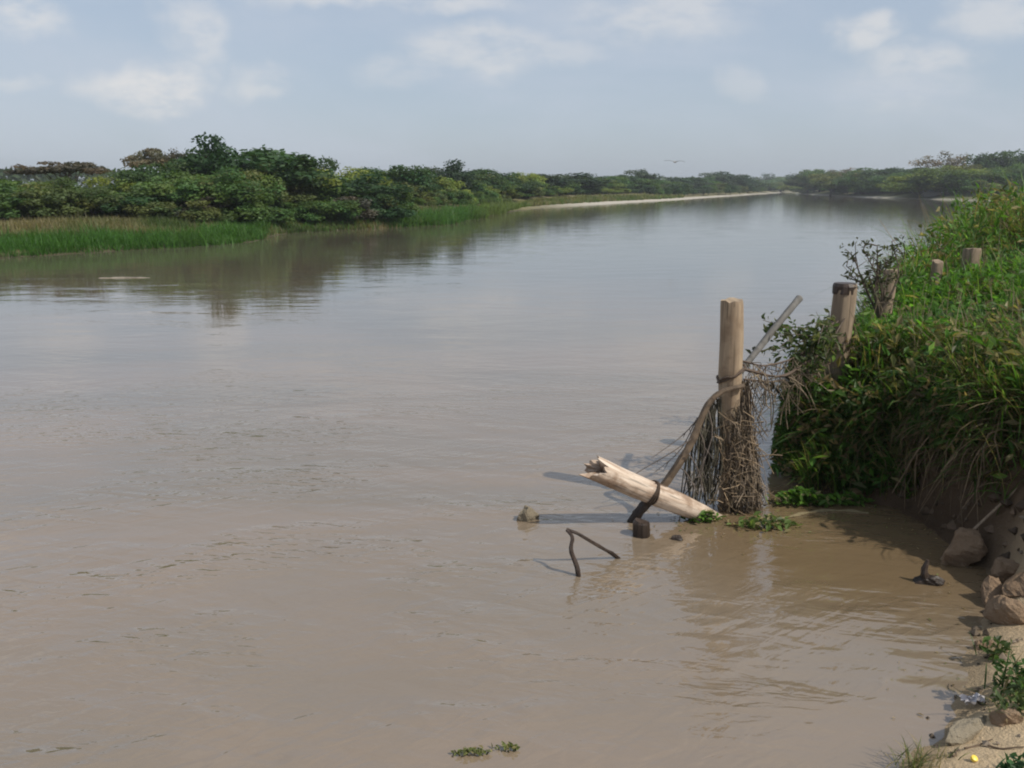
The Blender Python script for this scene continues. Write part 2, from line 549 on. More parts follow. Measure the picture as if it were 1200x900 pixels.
def height(x, y):
    x = np.asarray(x, float); y = np.asarray(y, float)
    jag = (fbm(x, y, 2.2, 31) - 0.5) * 0.22 * (1 - ss(30, 60, y))
    jag = jag + (fbm(x, y, 6.0, 37) - 0.5) * 0.16 * (1 - ss(15, 25, y))
    d0 = river_sd(x, y)
    d = d0 + jag
    lump = fbm(x, y, 0.9, 3) - 0.5
    fine = fbm(x, y, 4.0, 7) - 0.5
    # cut bank on the right
    wc = ss(3.55, 3.85, x) * ss(8.6, 7.7, y)                # 1 on the cut part
    cut = 1.12 * (wc * ss(0.0, 0.45, d) + (1 - wc) * ss(0.0, 1.6 - .7 * ss(8.3, 8.8, y), d)) + 0.55 * ss(0.5, 4.0, d) + 0.22 * lump * ss(0.1, 1, d) + 0.10 * fine * ss(0, .3, d)
    # sandy landing in the foreground
    fg = 0.16 * ss(-0.05, 0.45, d) + 0.9 * ss(0.9, 5.5, d) + 0.10 * lump * ss(0.1, 1, d) + 0.07 * fine * ss(0, .5, d)
    k = ss(5.6, 6.5, y + 0.25 * (x - 4))
    fg = fg + .42 * np.exp(-(((x - 3.95) / .32) ** 2 + ((y - 5.95) / .34) ** 2)) * ss(0, .2, d)
    nr = fg * (1 - k) + cut * k
    # left bank: grassy slope; sand bar further off
    lb = 0.25 * ss(0, 0.8, d) + 0.75 * ss(0.5, 7.0, d) + 0.25 * lump * ss(1, 6, d)
    bar = 0.3 * ss(0, 4, d) + 1.1 * ss(4, 13, d) + 0.3 * lump
    kb = ss(95, 130, y)
    lf = lb * (1 - kb) + bar * kb
    rf = 0.5 * ss(0, 3, d) + 1.6 * ss(2, 12, d)
    kr = ss(60, 110, y)
    rt = nr * (1 - kr) + rf * kr
    land = np.where(is_left(x, y), lf, rt)
    bed = -0.9 * ss(0, 2.5, -d) - 0.02
    return np.where(d > 0, land, bed)


def soil_tint(x, y):
    d = river_sd(x, y)
    n = fbm(x, y, 0.8, 41)[:, None]
    clay = np.array([0.125, 0.085, 0.055]); sand = np.array([0.47, 0.36, 0.23]); pale = np.array([0.43, 0.40, 0.34])
    turf = np.array([0.12, 0.12, 0.055]); dry = np.array([0.22, 0.19, 0.10])
    k = ss(5.6, 6.6, y + 0.25 * (x - 4))[:, None]
    nr = sand * (1 - k) + clay * k
    wet = ss(0.18, 0.02, d)[:, None]
    nr = nr * (1 - wet * 0.35)
    far_r = ss(50, 90, y)[:, None]
    edge = ss(2.2, 1.0, d)[:, None]
    nr = nr * (1 - far_r) + far_r * (turf * (1 - edge) + pale * 0.8 * edge)
    kb = ss(120, 165, y)[:, None]
    low = ss(5, 3.2, d)[:, None]
    lb = turf * (1 - n) + dry * n
    mud = ss(1.0, .2, d)[:, None] * (1 - kb)
    lb = lb * (1 - mud) + np.array([.075, .07, .04]) * mud
    lf = lb * (1 - kb * low) + pale * kb * low
    return np.where(is_left(x, y)[:, None], lf, nr)


def build_ground():
    def axis(lo, hi, c, a, n):
        s0, s1 = math.asinh((lo - c) / a), math.asinh((hi - c) / a)
        return c + a * np.sinh(np.linspace(s0, s1, n))
    xs = axis(-2400, 2400, 3.3, 4.5, 620)
    ys = axis(-600, 3000, 6.0, 5.0, 640)
    X, Y = np.meshgrid(xs, ys)
    Z = height(X.ravel(), Y.ravel())
    V = np.stack([X.ravel(), Y.ravel(), Z], 1)
    nx, ny = len(xs), len(ys)
    i, j = np.meshgrid(np.arange(nx - 1), np.arange(ny - 1))
    a = (j * nx + i).ravel()
    F = np.stack([a, a + 1, a + nx + 1, a + nx], 1)
    me = mesh_np('ground', V, [F], [M_GROUND], soil_tint(V[:, 0], V[:, 1]), True)
    tag(obj('ground', me), 'sandy and grassy river banks with the cut clay bank on the right', 'ground', kind='structure')


build_ground()
wv = np.array([(x, y, 0) for y in (-600, 0, 60, 400, 3000) for x in (-2400, -60, 0, 60, 2400)], float)
wf = np.array([[r * 5 + c, r * 5 + c + 1, r * 5 + c + 6, r * 5 + c + 5] for r in range(4) for c in range(4)])
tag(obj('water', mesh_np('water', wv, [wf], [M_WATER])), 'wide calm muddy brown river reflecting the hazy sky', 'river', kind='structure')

# ------------------------------------------------------------------ haze
HAZE_D = 0.00038


def build_haze():
    m, t = material('thin_haze')
    out = t.n('ShaderNodeOutputMaterial')
    vol = t.n('ShaderNodeVolumePrincipled', ins={'Color': (0.86, 0.90, 0.96, 1), 'Density': HAZE_D, 'Anisotropy': 0.25})
    t.t.links.new(vol.outputs[0], out.inputs['Volume'])
    x0, x1, y0, y1, z0, z1 = -2450, 2450, -650, 3050, -2.2, 26
    v = np.array([(x, y, z) for z in (z0, z1) for y in (y0, y1) for x in (x0, x1)], float)
    f = np.array([[0, 2, 3, 1], [4, 5, 7, 6], [0, 1, 5, 4], [2, 6, 7, 3], [0, 4, 6, 2], [1, 3, 7, 5]])
    o = obj('haze', mesh_np('haze', v, [f], [m]))
    tag(o, 'thin pale haze in the air over the whole river', 'haze', kind='stuff')


build_haze()

# ------------------------------------------------------------------ trees
def crown_mesh(kind, seed):
    """unit tree: total height 1, crown about 1 wide"""
    global rng
    keep = rng
    rng = np.random.default_rng(seed)
    mb = MB()
    lobes = []
    if kind == 'dense':
        zc, rx, rz, nl, n, ls = 0.54, 0.40, 0.36, 34, 7000, 0.022
    elif kind == 'loose':
        zc, rx, rz, nl, n, ls = 0.52, 0.42, 0.37, 32, 5200, 0.022
    elif kind == 'flat':
        zc, rx, rz, nl, n, ls = 0.80, 0.42, 0.11, 30, 3600, 0.020
    elif kind == 'thin':
        zc, rx, rz, nl, n, ls = 0.68, 0.36, 0.24, 26, 1500, 0.017
    else:                                                     # bush
        zc, rx, rz, nl, n, ls = 0.42, 0.38, 0.38, 22, 3400, 0.030
    for k in range(nl):
        d = rng.standard_normal(3); d /= np.linalg.norm(d)
        r = rng.uniform(0.35, 1.12)
        if d[2] < -0.35: d[2] *= 0.5
        c = np.array([d[0] * rx * r, d[1] * rx * r, zc + d[2] * rz * r])
        if kind == 'flat':
            c[2] += 0.04 * math.cos(3 * d[0])
            lr = np.array([rng.uniform(.09, .17), rng.uniform(.09, .17), rng.uniform(.03, .06)])
        elif kind == 'thin':
            lr = rng.uniform(0.07, 0.14) * np.array([1, 1, .7])
        else:
            lr = rng.uniform(0.10, 0.19) * np.array([1, 1, rng.uniform(.65, .95)])
        lobes.append((c, lr, rng.uniform(0.78, 1.25), rng.uniform(-.12, .12)))
    wts = np.array([l[1][0] ** 2 for l in lobes]); wts /= wts.sum()
    for (c, lr, br, hue), w in zip(lobes, wts):
        m = max(20, int(n * w))
        q = rng.standard_normal((m, 3)); q /= np.linalg.norm(q, axis=1)[:, None]
        q = q * (1 - 0.55 * rng.random(m) ** 1.6)[:, None]
        q += 0.10 * rng.standard_normal((m, 3))
        nr = q + 0.75 * rng.standard_normal((m, 3)) + np.array([0, 0, 0.45])
        tint = np.ones((m, 3)) * br * rng.uniform(0.88, 1.12, (m, 1))
        tint[:, 0] *= 1 + hue * 1.5; tint[:, 2] *= 1 - hue
        mb.cards(c + q * lr, nr, ls * rng.uniform(0.6, 1.5, m), tint)
    me_o = mb.build('crown', M_TREE)
    # trunk and limbs
    tb = MB()
    lean = rng.uniform(-.05, .05, 2)
    htop = zc if kind != 'bush' else 0.3
    r0 = 0.024 if kind != 'bush' else 0.014
    zs = np.linspace(-0.06, htop, 7)
    ax = np.stack([lean[0] * zs * 2 + 0.012 * np.sin(zs * 9 + seed), lean[1] * zs * 2 + .012 * np.cos(zs * 8), zs], 1)
    tb.tube(ax, np.linspace(r0, r0 * .45, 7), 7)
    for (c, lr, br, hue) in lobes[:14 if kind != 'bush' else 8]:
        s = ax[rng.integers(2, 6)]
        mid = (s + c) / 2 + rng.uniform(-.03, .03, 3) - np.array([0, 0, .03])
        tb.tube(spline([s, mid, c], 6), np.linspace(r0 * .5, r0 * .12, 6), 5)
    tr_o = tb.build('trunk', M_BARK)
    rng = keep
    mc, mt = me_o.data, tr_o.data
    bpy.data.objects.remove(me_o); bpy.data.objects.remove(tr_o)
    return mc, mt


PROTO = {k: [crown_mesh(k, 100 + 17 * i + len(k)) for i in range(n)] for k, n in
         (('dense', 4), ('loose', 4), ('flat', 2), ('thin', 3), ('bush', 4))}
PC = {k: 0 for k in PROTO}
FOL = {'dark': (0.040, 0.080, 0.026), 'mid': (0.078, 0.136, 0.036), 'pale': (0.170, 0.220, 0.050),
       'dry': (0.135, 0.115, 0.075), 'brown': (0.085, 0.078, 0.056), 'blue': (0.046, 0.078, 0.042),
       'olive': (0.105, 0.130, 0.042)}


def tree(px, Y, ytop, wpx, kind, fol, label, group, name='tree', cat='tree', base=None):
    u, _ = px_uv(px, 220)
    x = u * Y
    z0 = float(height(np.array([x]), np.array([Y]))[0]) if base is None else base
    top = at(px, ytop, Y)[2]
    h = max(top - z0, 0.6) / (0.93 if kind in ('dense', 'loose', 'bush') else 0.97)
    w = wpx / 1000.0 * Y * ((1.7 if px < 540 else 1.85) if kind in ('dense', 'loose') else 1.15)
    r = empty(name, (x, Y, z0), random.uniform(0, 6.28))
    r.scale = (w, w, h)
    i = PC[kind] % len(PROTO[kind]); PC[kind] += 1
    mc, mt = PROTO[kind][i]
    c = obj('crown', mc, r)
    f = FOL[fol]; k = random.uniform(0.88, 1.14)
    c.color = (f[0] * k * random.uniform(.94, 1.06), f[1] * k, f[2] * k, 1)
    t = obj('trunk', mt, r)
    tag(r, label, cat, group)
    return r


G1 = 'trees along the left bank'
for a in [
    (-45, 54, 200, 110, 'loose', 'mid', 'half hidden green tree cut off by the left edge of the picture'),
    (12, 52, 216, 74, 'loose', 'mid', 'low mid green tree at the far left edge, left of the flat brown crown'),
    (76, 62, 185, 92, 'flat', 'brown', 'brownish flat topped umbrella tree, leftmost high crown above the grass'),
    (62, 54, 218, 70, 'dense', 'dark', 'dark green tree below the left half of the flat brown crown'),
    (112, 55, 219, 62, 'dense', 'mid', 'green tree below the right half of the flat brown crown'),
    (146, 58, 207, 54, 'loose', 'pale', 'pale green low tree in the dip right of the flat brown crown'),
    (180, 60, 190, 56, 'dense', 'dark', 'dark green tree at the left end of the tallest clump'),
    (186, 68, 176, 60, 'flat', 'dry', 'thin pale brown spreading tree, see-through at the left of the tallest clump'),
    (212, 66, 170, 44, 'thin', 'brown', 'bare branched dark tree just left of the highest crown'),
    (240, 64, 163, 64, 'dense', 'dark', 'tallest dark green tree, the highest crown of the left bank'),
    (246, 57, 198, 64, 'loose', 'mid', 'mid green tree standing in front of the highest crown'),
    (298, 66, 170, 112, 'dense', 'dark', 'broad very dark rounded tree right of the highest crown'),
    (206, 56, 206, 54, 'dense', 'mid', 'small green tree low between the dark clump and the grass'),
    (336, 72, 179, 48, 'loose', 'olive', 'olive tree with a small round top right of the broad dark tree'),
    (352, 68, 194, 66, 'loose', 'pale', 'bright yellow green tree behind the bank gap'),
    (372, 84, 187, 34, 'dense', 'dark', 'small dark top peeping over the yellow green tree'),
    (405, 71, 206, 82, 'dense', 'dark', 'low round dark tree close to the water, wider than tall'),
    (388, 80, 197, 60, 'loose', 'pale', 'pale green tree behind the low round dark one'),
    (432, 82, 202, 50, 'loose', 'pale', 'pale yellowish tree at the right shoulder of the low round dark one'),
    (426, 96, 194, 38, 'dense', 'dark', 'dark top on the skyline above the pale yellowish tree'),
    (469, 90, 190, 54, 'dense', 'dark', 'upright dark tree with a domed top left of the gap in the skyline'),
    (449, 92, 200, 44, 'dense', 'mid', 'green tree leaning on the left side of the upright dark tree'),
    (500, 104, 206, 44, 'loose', 'pale', 'light green bushy tree in the skyline gap'),
    (519, 110, 190, 42, 'dense', 'blue', 'dark square shouldered tree standing alone right of the skyline gap'),
    (546, 130, 201, 40, 'loose', 'olive', 'brownish olive tree right of the square shouldered tree'),
    (571, 138, 196, 48, 'dense', 'dark', 'dark pointed tree, last high crown before the long low treeline'),
    (602, 165, 204, 44, 'thin', 'dry', 'dry brownish tree behind the start of the sand bank'),
    (620, 178, 202, 56, 'dense', 'blue', 'dark bluish broad tree above the start of the sand bank'),
    (608, 150, 213, 30, 'dense', 'dark', 'small dark green tree low above the dry grass by the sand bank'),
    (657, 205, 204, 62, 'dense', 'blue', 'wide dark tree with a level top above the sand bank'),
    (642, 190, 212, 40, 'loose', 'mid', 'mid green tree in front of the level topped dark tree'),
    (688, 225, 209, 46, 'loose', 'mid', 'light green tree behind the widest stretch of sand'),
    (683, 200, 219, 22, 'dense', 'dark', 'little round dark tree at the back edge of the sand'),
    (722, 262, 203, 28, 'dense', 'blue', 'narrow dark tree with a knob top, left of the bluest tree'),
    (752, 285, 199, 26, 'dense', 'blue', 'bluish tree with a peaked top, tallest over the sand bank'),
    (735, 270, 212, 34, 'loose', 'mid', 'green tree between the two peaked dark trees'),
]:
    tree(*a, G1)
G2 = 'trees in the far treeline across the river bend'
FARL = 'hazy green tree in the long low treeline beyond the sand bank'
for px, Y, yt, w, fo in [(705, 255, 212, 40, 'mid'), (772, 320, 210, 30, 'mid'), (790, 340, 209, 34, 'blue'), (806, 350, 207, 32, 'dark'),
                         (824, 370, 208, 30, 'mid'), (780, 315, 214, 32, 'blue'), (812, 345, 214, 34, 'blue'),
                         (870, 430, 209, 26, 'blue'), (888, 480, 212, 30, 'mid'), (905, 640, 208, 32, 'mid'),
                         (930, 700, 207, 30, 'mid'), (950, 740, 208, 30, 'mid'), (915, 560, 213, 30, 'olive'), (838, 400, 212, 30, 'blue')]:
    tree(px, Y, yt, w, 'dense' if fo != 'mid' else 'loose', fo, FARL, G2)
tree(838, 400, 202, 26, 'dense', 'blue', 'dark twin crown, left one of the pair where the sand bank narrows', G2)
tree(858, 405, 202, 26, 'dense', 'blue', 'dark twin crown, right one of the pair where the sand bank narrows', G2)
tree(898, 660, 203, 24, 'thin', 'blue', 'palest hazy tree, highest in the distant gap between both banks', G2)
G3 = 'trees on the far right bank'
for a in [
    (946, 430, 201, 30, 'dense', 'dark', 'dark rounded tree at the left tip of the right bank'),
    (961, 400, 196, 30, 'dense', 'mid', 'green tree second from the left tip of the right bank'),
    (990, 330, 195, 40, 'thin', 'dry', 'brownish dry tree left of centre on the right bank'),
    (975, 330, 203, 36, 'dense', 'olive', 'olive tree below the brownish dry one on the right bank'),
    (1013, 300, 200, 40, 'dense', 'mid', 'mid green rounded tree right of the brownish dry one'),
    (1040, 290, 195, 40, 'dense', 'blue', 'dark tree with a level top in the middle of the right bank'),
    (1064, 290, 194, 36, 'dense', 'dark', 'dark tree just left of the feathery bare crown'),
    (1102, 262, 177, 62, 'thin', 'dry', 'feathery half bare brownish tree rising over the right bank'),
    (1076, 240, 202, 50, 'loose', 'pale', 'light olive green tree in front of the level topped dark tree'),
    (1108, 236, 199, 56, 'dense', 'mid', 'green tree below the feathery half bare crown'),
    (1132, 240, 203, 38, 'dense', 'dark', 'dark tree right below the feathery half bare crown'),
    (1150, 265, 177, 32, 'dense', 'dark', 'dark tree with two peaks on the right skyline'),
    (1176, 262, 183, 36, 'dense', 'mid', 'green tree between the two peaked tree and the right edge'),
    (1200, 258, 177, 44, 'dense', 'dark', 'dark tree cut off by the right edge of the picture'),
    (1160, 225, 212, 44, 'bush', 'pale', 'pale yellowish bush at the water below the two peaked tree'),
    (1186, 225, 211, 50, 'bush', 'olive', 'brownish bush near the right edge above the far waterline'),
    (1222, 215, 205, 60, 'bush', 'mid', 'green bush partly outside the right edge on the far bank'),
]:
    tree(*a, G3)

# second rank: lower trees that close the gaps below the high crowns
rb0 = random.Random(8)
px = -50
while px < 470:
    Yb = np.interp(px, [-50, 0, 300, 345, 470], [49, 50, 59, 67, 82]) + rb0.uniform(0, 8)
    yt = np.interp(px, [-50, 60, 140, 160, 240, 320, 360, 470], [214, 214, 216, 208, 196, 198, 208, 210]) + rb0.uniform(-5, 8)
    tree(px, Yb, yt, rb0.uniform(44, 66), rb0.choice(['dense', 'loose', 'loose']), rb0.choice(['mid', 'mid', 'dark', 'olive', 'olive', 'pale']),
         'lower rounded tree in the second rank filling in below the high left bank crowns', 'lower trees of the left bank')
    px += rb0.uniform(15, 27)

for k in range(26):
    px = 470 + k * 11.5 + rb0.uniform(-3, 3)
    Yb = np.interp(px, [470, 560, 600, 650, 700, 760], [86, 118, 145, 182, 224, 275]) + rb0.uniform(2, 14)
    tree(px, Yb, np.interp(px, [470, 560, 650, 760], [208, 206, 207, 209]) + rb0.uniform(-5, 7), rb0.uniform(26, 38), rb0.choice(['dense', 'loose']),
         rb0.choice(['mid', 'mid', 'dark', 'olive', 'pale']), 'lower green tree filling the belt behind the sand bank and its dry grass', 'lower trees behind the sand bank')
for k in range(22):
    px = 940 + k * 12.5 + rb0.uniform(-3, 3)
    Yb = np.interp(px, [937, 1000, 1100, 1220], [462, 300, 240, 205]) + rb0.uniform(8, 24)
    tree(px, Yb, np.interp(px, [937, 960, 1060, 1130, 1220], [206, 201, 200, 193, 191]) + rb0.uniform(-5, 9), rb0.uniform(26, 40), rb0.choice(['dense', 'loose']),
         rb0.choice(['mid', 'mid', 'dark', 'olive', 'pale']), 'lower green tree filling the belt along the far right bank', 'lower trees of the far right bank')

# bushes below the trees
G4 = 'bushes between the trees and the left bank grass'
rb = random.Random(3)
bushes = []
px = -40
while px < 300:
    bushes.append((px, 47 + 8 * rb.random() + max(0, px) * 0.03, rb.uniform(220, 236), rb.uniform(48, 76)))
    px += rb.uniform(9, 15)
px = 300
while px < 470:
    t = (px - 300) / 170
    bushes.append((px, 58.5 + 10 * t + 4 * rb.random(), rb.uniform(230, 242) - 10 * t, rb.uniform(38, 60)))
    px += rb.uniform(9, 14)
for px, Y, yt, w in bushes:
    tree(px, Y, yt, w, 'bush', rb.choice(['mid', 'mid', 'mid', 'olive', 'dark', 'brown']),
         'low leafy bush in the band under the left bank trees', G4, 'bush', 'bush')
G5 = 'bushes behind the sand bank'
for k in range(40):
    px = 476 + k * 7.4 + rb.uniform(-4, 4)
    t = (px - 480) / 280
    Y = np.interp(px, [480, 560, 600, 650, 700, 760, 800], [84, 108, 138, 172, 215, 262, 300]) + rb.uniform(-2, 6)
    tree(px, Y, np.interp(px, [480, 560, 650, 760], [224, 220, 216, 217]) + rb.uniform(-3, 5), rb.uniform(22, 36), 'bush',
         rb.choice(['mid', 'olive', 'mid', 'dark', 'pale']), 'low bush in the scrub strip behind the sand bank', G5, 'bush', 'bush')
for k in range(20):
    px = 755 + k * 8.6 + rb.uniform(-3, 3)
    Y = np.interp(px, [700, 760, 800, 865, 925], [180, 222, 252, 345, 640]) + rb.uniform(2, 10)
    tree(px, Y, rb.uniform(213, 219), rb.uniform(16, 26), 'bush', rb.choice(['mid', 'olive', 'blue', 'dark']),
         'small hazy bush at the back of the narrow far end of the sand bank', G5, 'bush', 'bush')
G6 = 'bushes along the far right waterline'
for k in range(24):
    px = 940 + k * 11.5 + rb.uniform(-4, 4)
    Y = np.interp(px, [937, 1000, 1100, 1180], [458, 298, 236, 208]) + rb.uniform(2, 6)
    tree(px, Y, rb.uniform(209, 218), rb.uniform(28, 46), 'bush', rb.choice(['mid', 'olive', 'mid', 'dark']),
         'low bush along the waterline of the far right bank', G6, 'bush', 'bush')
# far wood that closes the view behind everything
def far_wood():
    mb = MB()
    m = 26000
    for (x0, y0, x1, y1, h) in [(-700, 420, 120, 620, 10), (150, 860, 900, 930, 14), (120, 620, 260, 830, 10), (240, 460, 900, 470, 11), (-260, 120, -110, 330, 8)]:
        n = m // 5
        s = rng.random(n)
        x = x0 + (x1 - x0) * s + rng.uniform(-18, 18, n); y = y0 + (y1 - y0) * s + rng.uniform(-10, 25, n)
        prof = h * (0.55 + 0.45 * fbm(x, y, 0.06, 77))
        z = prof * (1 - rng.random(n) ** 2.2) + 1.5
        c = np.stack([x, y, z], 1)
        mb.cards(c, rng.standard_normal((n, 3)) + np.array([0, -.4, .5]), rng.uniform(.7, 1.7, n),
                 np.array([0.05, 0.078, 0.032]) * rng.uniform(.6, 1.4, (n, 1)))
    o = mb.build('distant_wood', M_PLANT)
    tag(o, 'distant hazy wood closing the horizon behind both banks', 'wood', kind='stuff')


far_wood()

# ------------------------------------------------------------------ grass on the far bank
def bank_grass():
    lo, hi = MB(), MB()
    n = 170000
    px = rng.uniform(-60, 800, n)
    Y0 = np.interp(px, [-60, 0, 150, 300, 318, 345, 430, 520, 560, 600, 640, 700, 800], [35, 37.8, 42.6, 49.5, 53, 59, 65, 72.8, 85, 112, 132, 157, 210])
    Y = Y0 - 5 + (20 + .12 * np.maximum(px - 560, 0)) * rng.random(n)
    x = np.array([px_uv(p, 260)[0] for p in px]) * Y
    d = river_sd(x, Y)
    dep = Y - Y0
    ok = (d > -1.5 * np.maximum(fbm(x, Y, .22, 91) - .42, -.1)) & (d < 12) & ((px < 590) | (d > 3.4 * ss(590, 625, px))) & (rng.random(n) < np.where(d < 4, 1, .6))
    x, Y, dep, px, d = x[ok], Y[ok], dep[ok], px[ok], d[ok]
    z = np.maximum(height(x, Y), 0)
    f = fbm(x, Y, 0.45, 19)
    green = ss(3.7, 1.7, d + 4.0 * (f - .5)) * (0.12 + 0.88 * ss(325, 300, px) + 0.75 * ss(430, 480, px))
    green = np.clip(green, 0, 1)
    g = rng.random(len(x)) < green
    N = len(x)
    bright = np.array([0.062, 0.155, 0.026]); mid = np.array([0.075, 0.11, 0.035]); dry = np.array([0.22, 0.185, 0.10])
    yel = np.array([0.15, 0.18, 0.05])
    mixv = np.clip((fbm(x, Y, 0.3, 55) - .35) * 2.6 + rng.uniform(-.25, .25, N), 0, 1)[:, None]
    tint = np.where(g[:, None], bright * (1 - .4 * mixv) + mid * .4 * mixv, mid * (1 - mixv) + dry * mixv)
    ky = (ss(540, 585, px) * (0.7 - .4 * ss(600, 640, px)))[:, None]
    tint = tint * (1 - ky) + yel * ky
    tint = tint * rng.uniform(.7, 1.3, (N, 1))
    L = rng.uniform(.25, .75, N) * (1 + Y / 120) * (0.5 + 0.9 * f) * np.where(g, 1.0, .6) * (.35 + 1.3 * fbm(x, Y, .5, 97))
    w = rng.uniform(.035, .075, N) * (Y / 50)
    for mb, s in ((lo, g), (hi, ~g)):
        mb.blades(np.stack([x, Y, z - .05], 1)[s], rng.uniform(0, 6.28, s.sum()), L[s], w[s], rng.uniform(.0, .5, s.sum()),
                  rng.uniform(.3, 1.4, s.sum()), tint[s], seg=2)
    tag(lo.build('bank_grass', M_PLANT), 'bright green grass band at the left waterline', 'grass', kind='stuff')
    tag(hi.build('dry_bank_grass', M_PLANT), 'dull dry grass on the upper left bank', 'grass', kind='stuff')


bank_grass()

# ------------------------------------------------------------------ near right bank vegetation
def near_bank():
    grass, leafy, hang, soilg = MB(), MB(), MB(), MB()
    # candidate roots over the bank
    n = 190000
    y = 6.0 + 34 * rng.random(n) ** 2.2
    x = 2.6 + (y * 0.78 - 1.0) * rng.random(n)
    d = river_sd(x, y)
    ok = (d > 0.13) & (d < 9)
    dens = 0.9 * np.exp(-((y - 6) / 16))
    # the cut face stays fairly bare
    cutzone = (y + 0.25 * (x - 4) < 7.6) & (d < 0.5)
    ok &= ~(cutzone & (rng.random(n) < .93))
    ok &= (y + 0.3 * (x - 4)) > 6.5
    ok &= rng.random(n) < np.clip(dens + .12, 0, 1)
    x, y, d = x[ok], y[ok], d[ok]
    z = height(x, y)
    N = len(x)
    f = fbm(x, y, 0.7, 23); f2 = fbm(x, y, 1.6, 29)
    beh = (x - 3.5) * -.797 + (y - 9.0) * .604            # behind the fence line
    bk = np.maximum(ss(-.05, .35, beh), ss(14.2, 16, y)) * ss(.05, .5, d)
    hv = .46 + .03 * np.clip(y - 8.5, 0, 8) + bk * (.10 + .11 * np.clip(y - 10.5, 0, 8))
    hv *= .55 + .95 * f
    slope = ss(1.5, .2, d) * ss(7.5, 7.9, y + .25 * (x - 4))
    hv = np.maximum(hv, ((.42 + .50 * ss(.15, .7, d)) * slope * (.45 + 1.0 * f)) * ss(13.0, 10.5, y))
    rich = np.array([0.098, 0.205, 0.032]); deep = np.array([0.060, 0.132, 0.026]); lime = np.array([0.145, 0.23, 0.05])
    dry = np.array([0.24, 0.195, 0.095]); olive = np.array([0.105, 0.115, 0.04])
    m1 = np.clip((f2 - .3) * 2.2 + rng.uniform(-.3, .3, N), 0, 1)[:, None]
    tint = deep * (1 - m1) + rich * m1
    r = rng.random(N)
    tint = np.where((r < .16)[:, None], lime, tint)
    # drier to the right foreground and along the far edge
    pd = np.clip(0.07 + .42 * ss(7.6, 6.7, y) + .5 * (fbm(x, y, .5, 61) > .62) + .35 * ss(11, 18, y), 0, .8)
    dr = rng.random(N) < pd
    tint = np.where(dr[:, None], np.where((rng.random(N) < .5)[:, None], dry, olive), tint)
    tint = tint * rng.uniform(.65, 1.35, (N, 1))
    far = np.clip(y / 9, 1, 3)
    az = rng.uniform(0, 6.28, N)
    # clumped lean directions
    az = np.where(rng.random(N) < .6, (f * 14 + 2.4) % 6.28, az)
    L = hv * rng.uniform(.55, 1.25, N) + .1
    grass.blades(np.stack([x, y, z - .04], 1), az, L, rng.uniform(.010, .026, N) * far * np.where(dr, .6, 1), rng.uniform(0, .45, N),
                 rng.uniform(.4, 1.9, N), tint)
    # broad leaves through the upper half of the growth
    k = rng.random(N) < .60
    xl, yl, zl, hl = x[k], y[k], z[k], hv[k]
    M = len(xl)
    h = hl * rng.uniform(.25, .95, M)
    c = np.stack([xl + rng.normal(0, .10, M), yl + rng.normal(0, .10, M), zl + h], 1)
    nr = rng.standard_normal((M, 3)) * .55 + np.array([.15, -.25, .8])
    lt = tint[k] * np.array([.95, 1.0, .95]) * rng.uniform(.8, 1.25, (M, 1))
    leafy.leaves(c, nr, rng.uniform(.028, .085, M) * np.sqrt(far[k]), .40, lt)
    # growth hanging over the edge of the bank, dry stems and green runners
    bank_pts = [(4.15, 6.75), (4.12, 7.3), (4.05, 7.75), (3.95, 8.1), (3.6, 8.3), (3.3, 8.45), (3.3, 8.8), (3.5, 9.3), (3.8, 9.9), (4.5, 11.1), (5.8, 13.0)]
    e = spline([(a, b, 0) for a, b in bank_pts], 300)
    m = 3600
    i = np.where(rng.random(m) < .62, rng.integers(0, 85, m), rng.integers(0, 299, m))
    p = e[i] + np.concatenate([rng.normal(0, .09, (m, 2)), np.zeros((m, 1))], 1)
    px_, py_ = p[:, 0], p[:, 1]
    zz = np.maximum(height(px_, py_), .55) + rng.uniform(0, .12, m)
    # outwards = down the gradient of the signed distance
    g0 = river_sd(px_ + .05, py_) - river_sd(px_ - .05, py_); g1 = river_sd(px_, py_ + .05) - river_sd(px_, py_ - .05)
    oaz = np.arctan2(-g1, -g0) + rng.normal(0, 1.25, m)
    t = rng.random(m) * .9
    nose = ss(3.9, 3.4, px_)
    tt = np.where((t < .42 + .2 * nose)[:, None], np.array([.070, .135, .024]), np.where((t < .8)[:, None], np.array([.15, .115, .06]), np.array([.26, .20, .12])))
    tt = tt * rng.uniform(.55, 1.4, (m, 1))
    hang.blades(np.stack([px_, py_, zz], 1), oaz, rng.uniform(.14, .80, m) * (1 + .25 * nose) * np.where(i < 80, .72, 1), rng.uniform(.007, .017, m), rng.uniform(.0, 1.5, m),
                rng.uniform(.4, 2.3, m), tt)
    # leaves on the face of the nose, down to the water
    m = 9000
    i = rng.integers(20, 240, m)
    p = e[i].copy()
    g0 = river_sd(p[:, 0] + .05, p[:, 1]) - river_sd(p[:, 0] - .05, p[:, 1]); g1 = river_sd(p[:, 0], p[:, 1] + .05) - river_sd(p[:, 0], p[:, 1] - .05)
    gl = np.hypot(g0, g1) + 1e-6
    zz = rng.uniform(.05, 1.1, m)
    off = rng.uniform(.0, .34, m) - .04 * zz + .16 * ss(100, 130, i) * (1 - zz * .4)
    p[:, 0] -= g0 / gl * off; p[:, 1] -= g1 / gl * off
    zz = np.where(i < 85, np.maximum(zz, rng.uniform(.75, 1.3, m)), zz)
    p[:, 2] = zz
    cl = fbm(p[:, 0] * 2 + p[:, 1], zz * 2, 1.5, 83)
    keep = rng.random(m) < np.clip((cl - .22) * 2.6, 0.1, 1)
    p = p[keep]; M = len(p)
    tt = np.where((rng.random(M) < .7)[:, None], np.array([.05, .10, .02]), np.array([.20, .15, .08])) * rng.uniform(.6, 1.4, (M, 1))
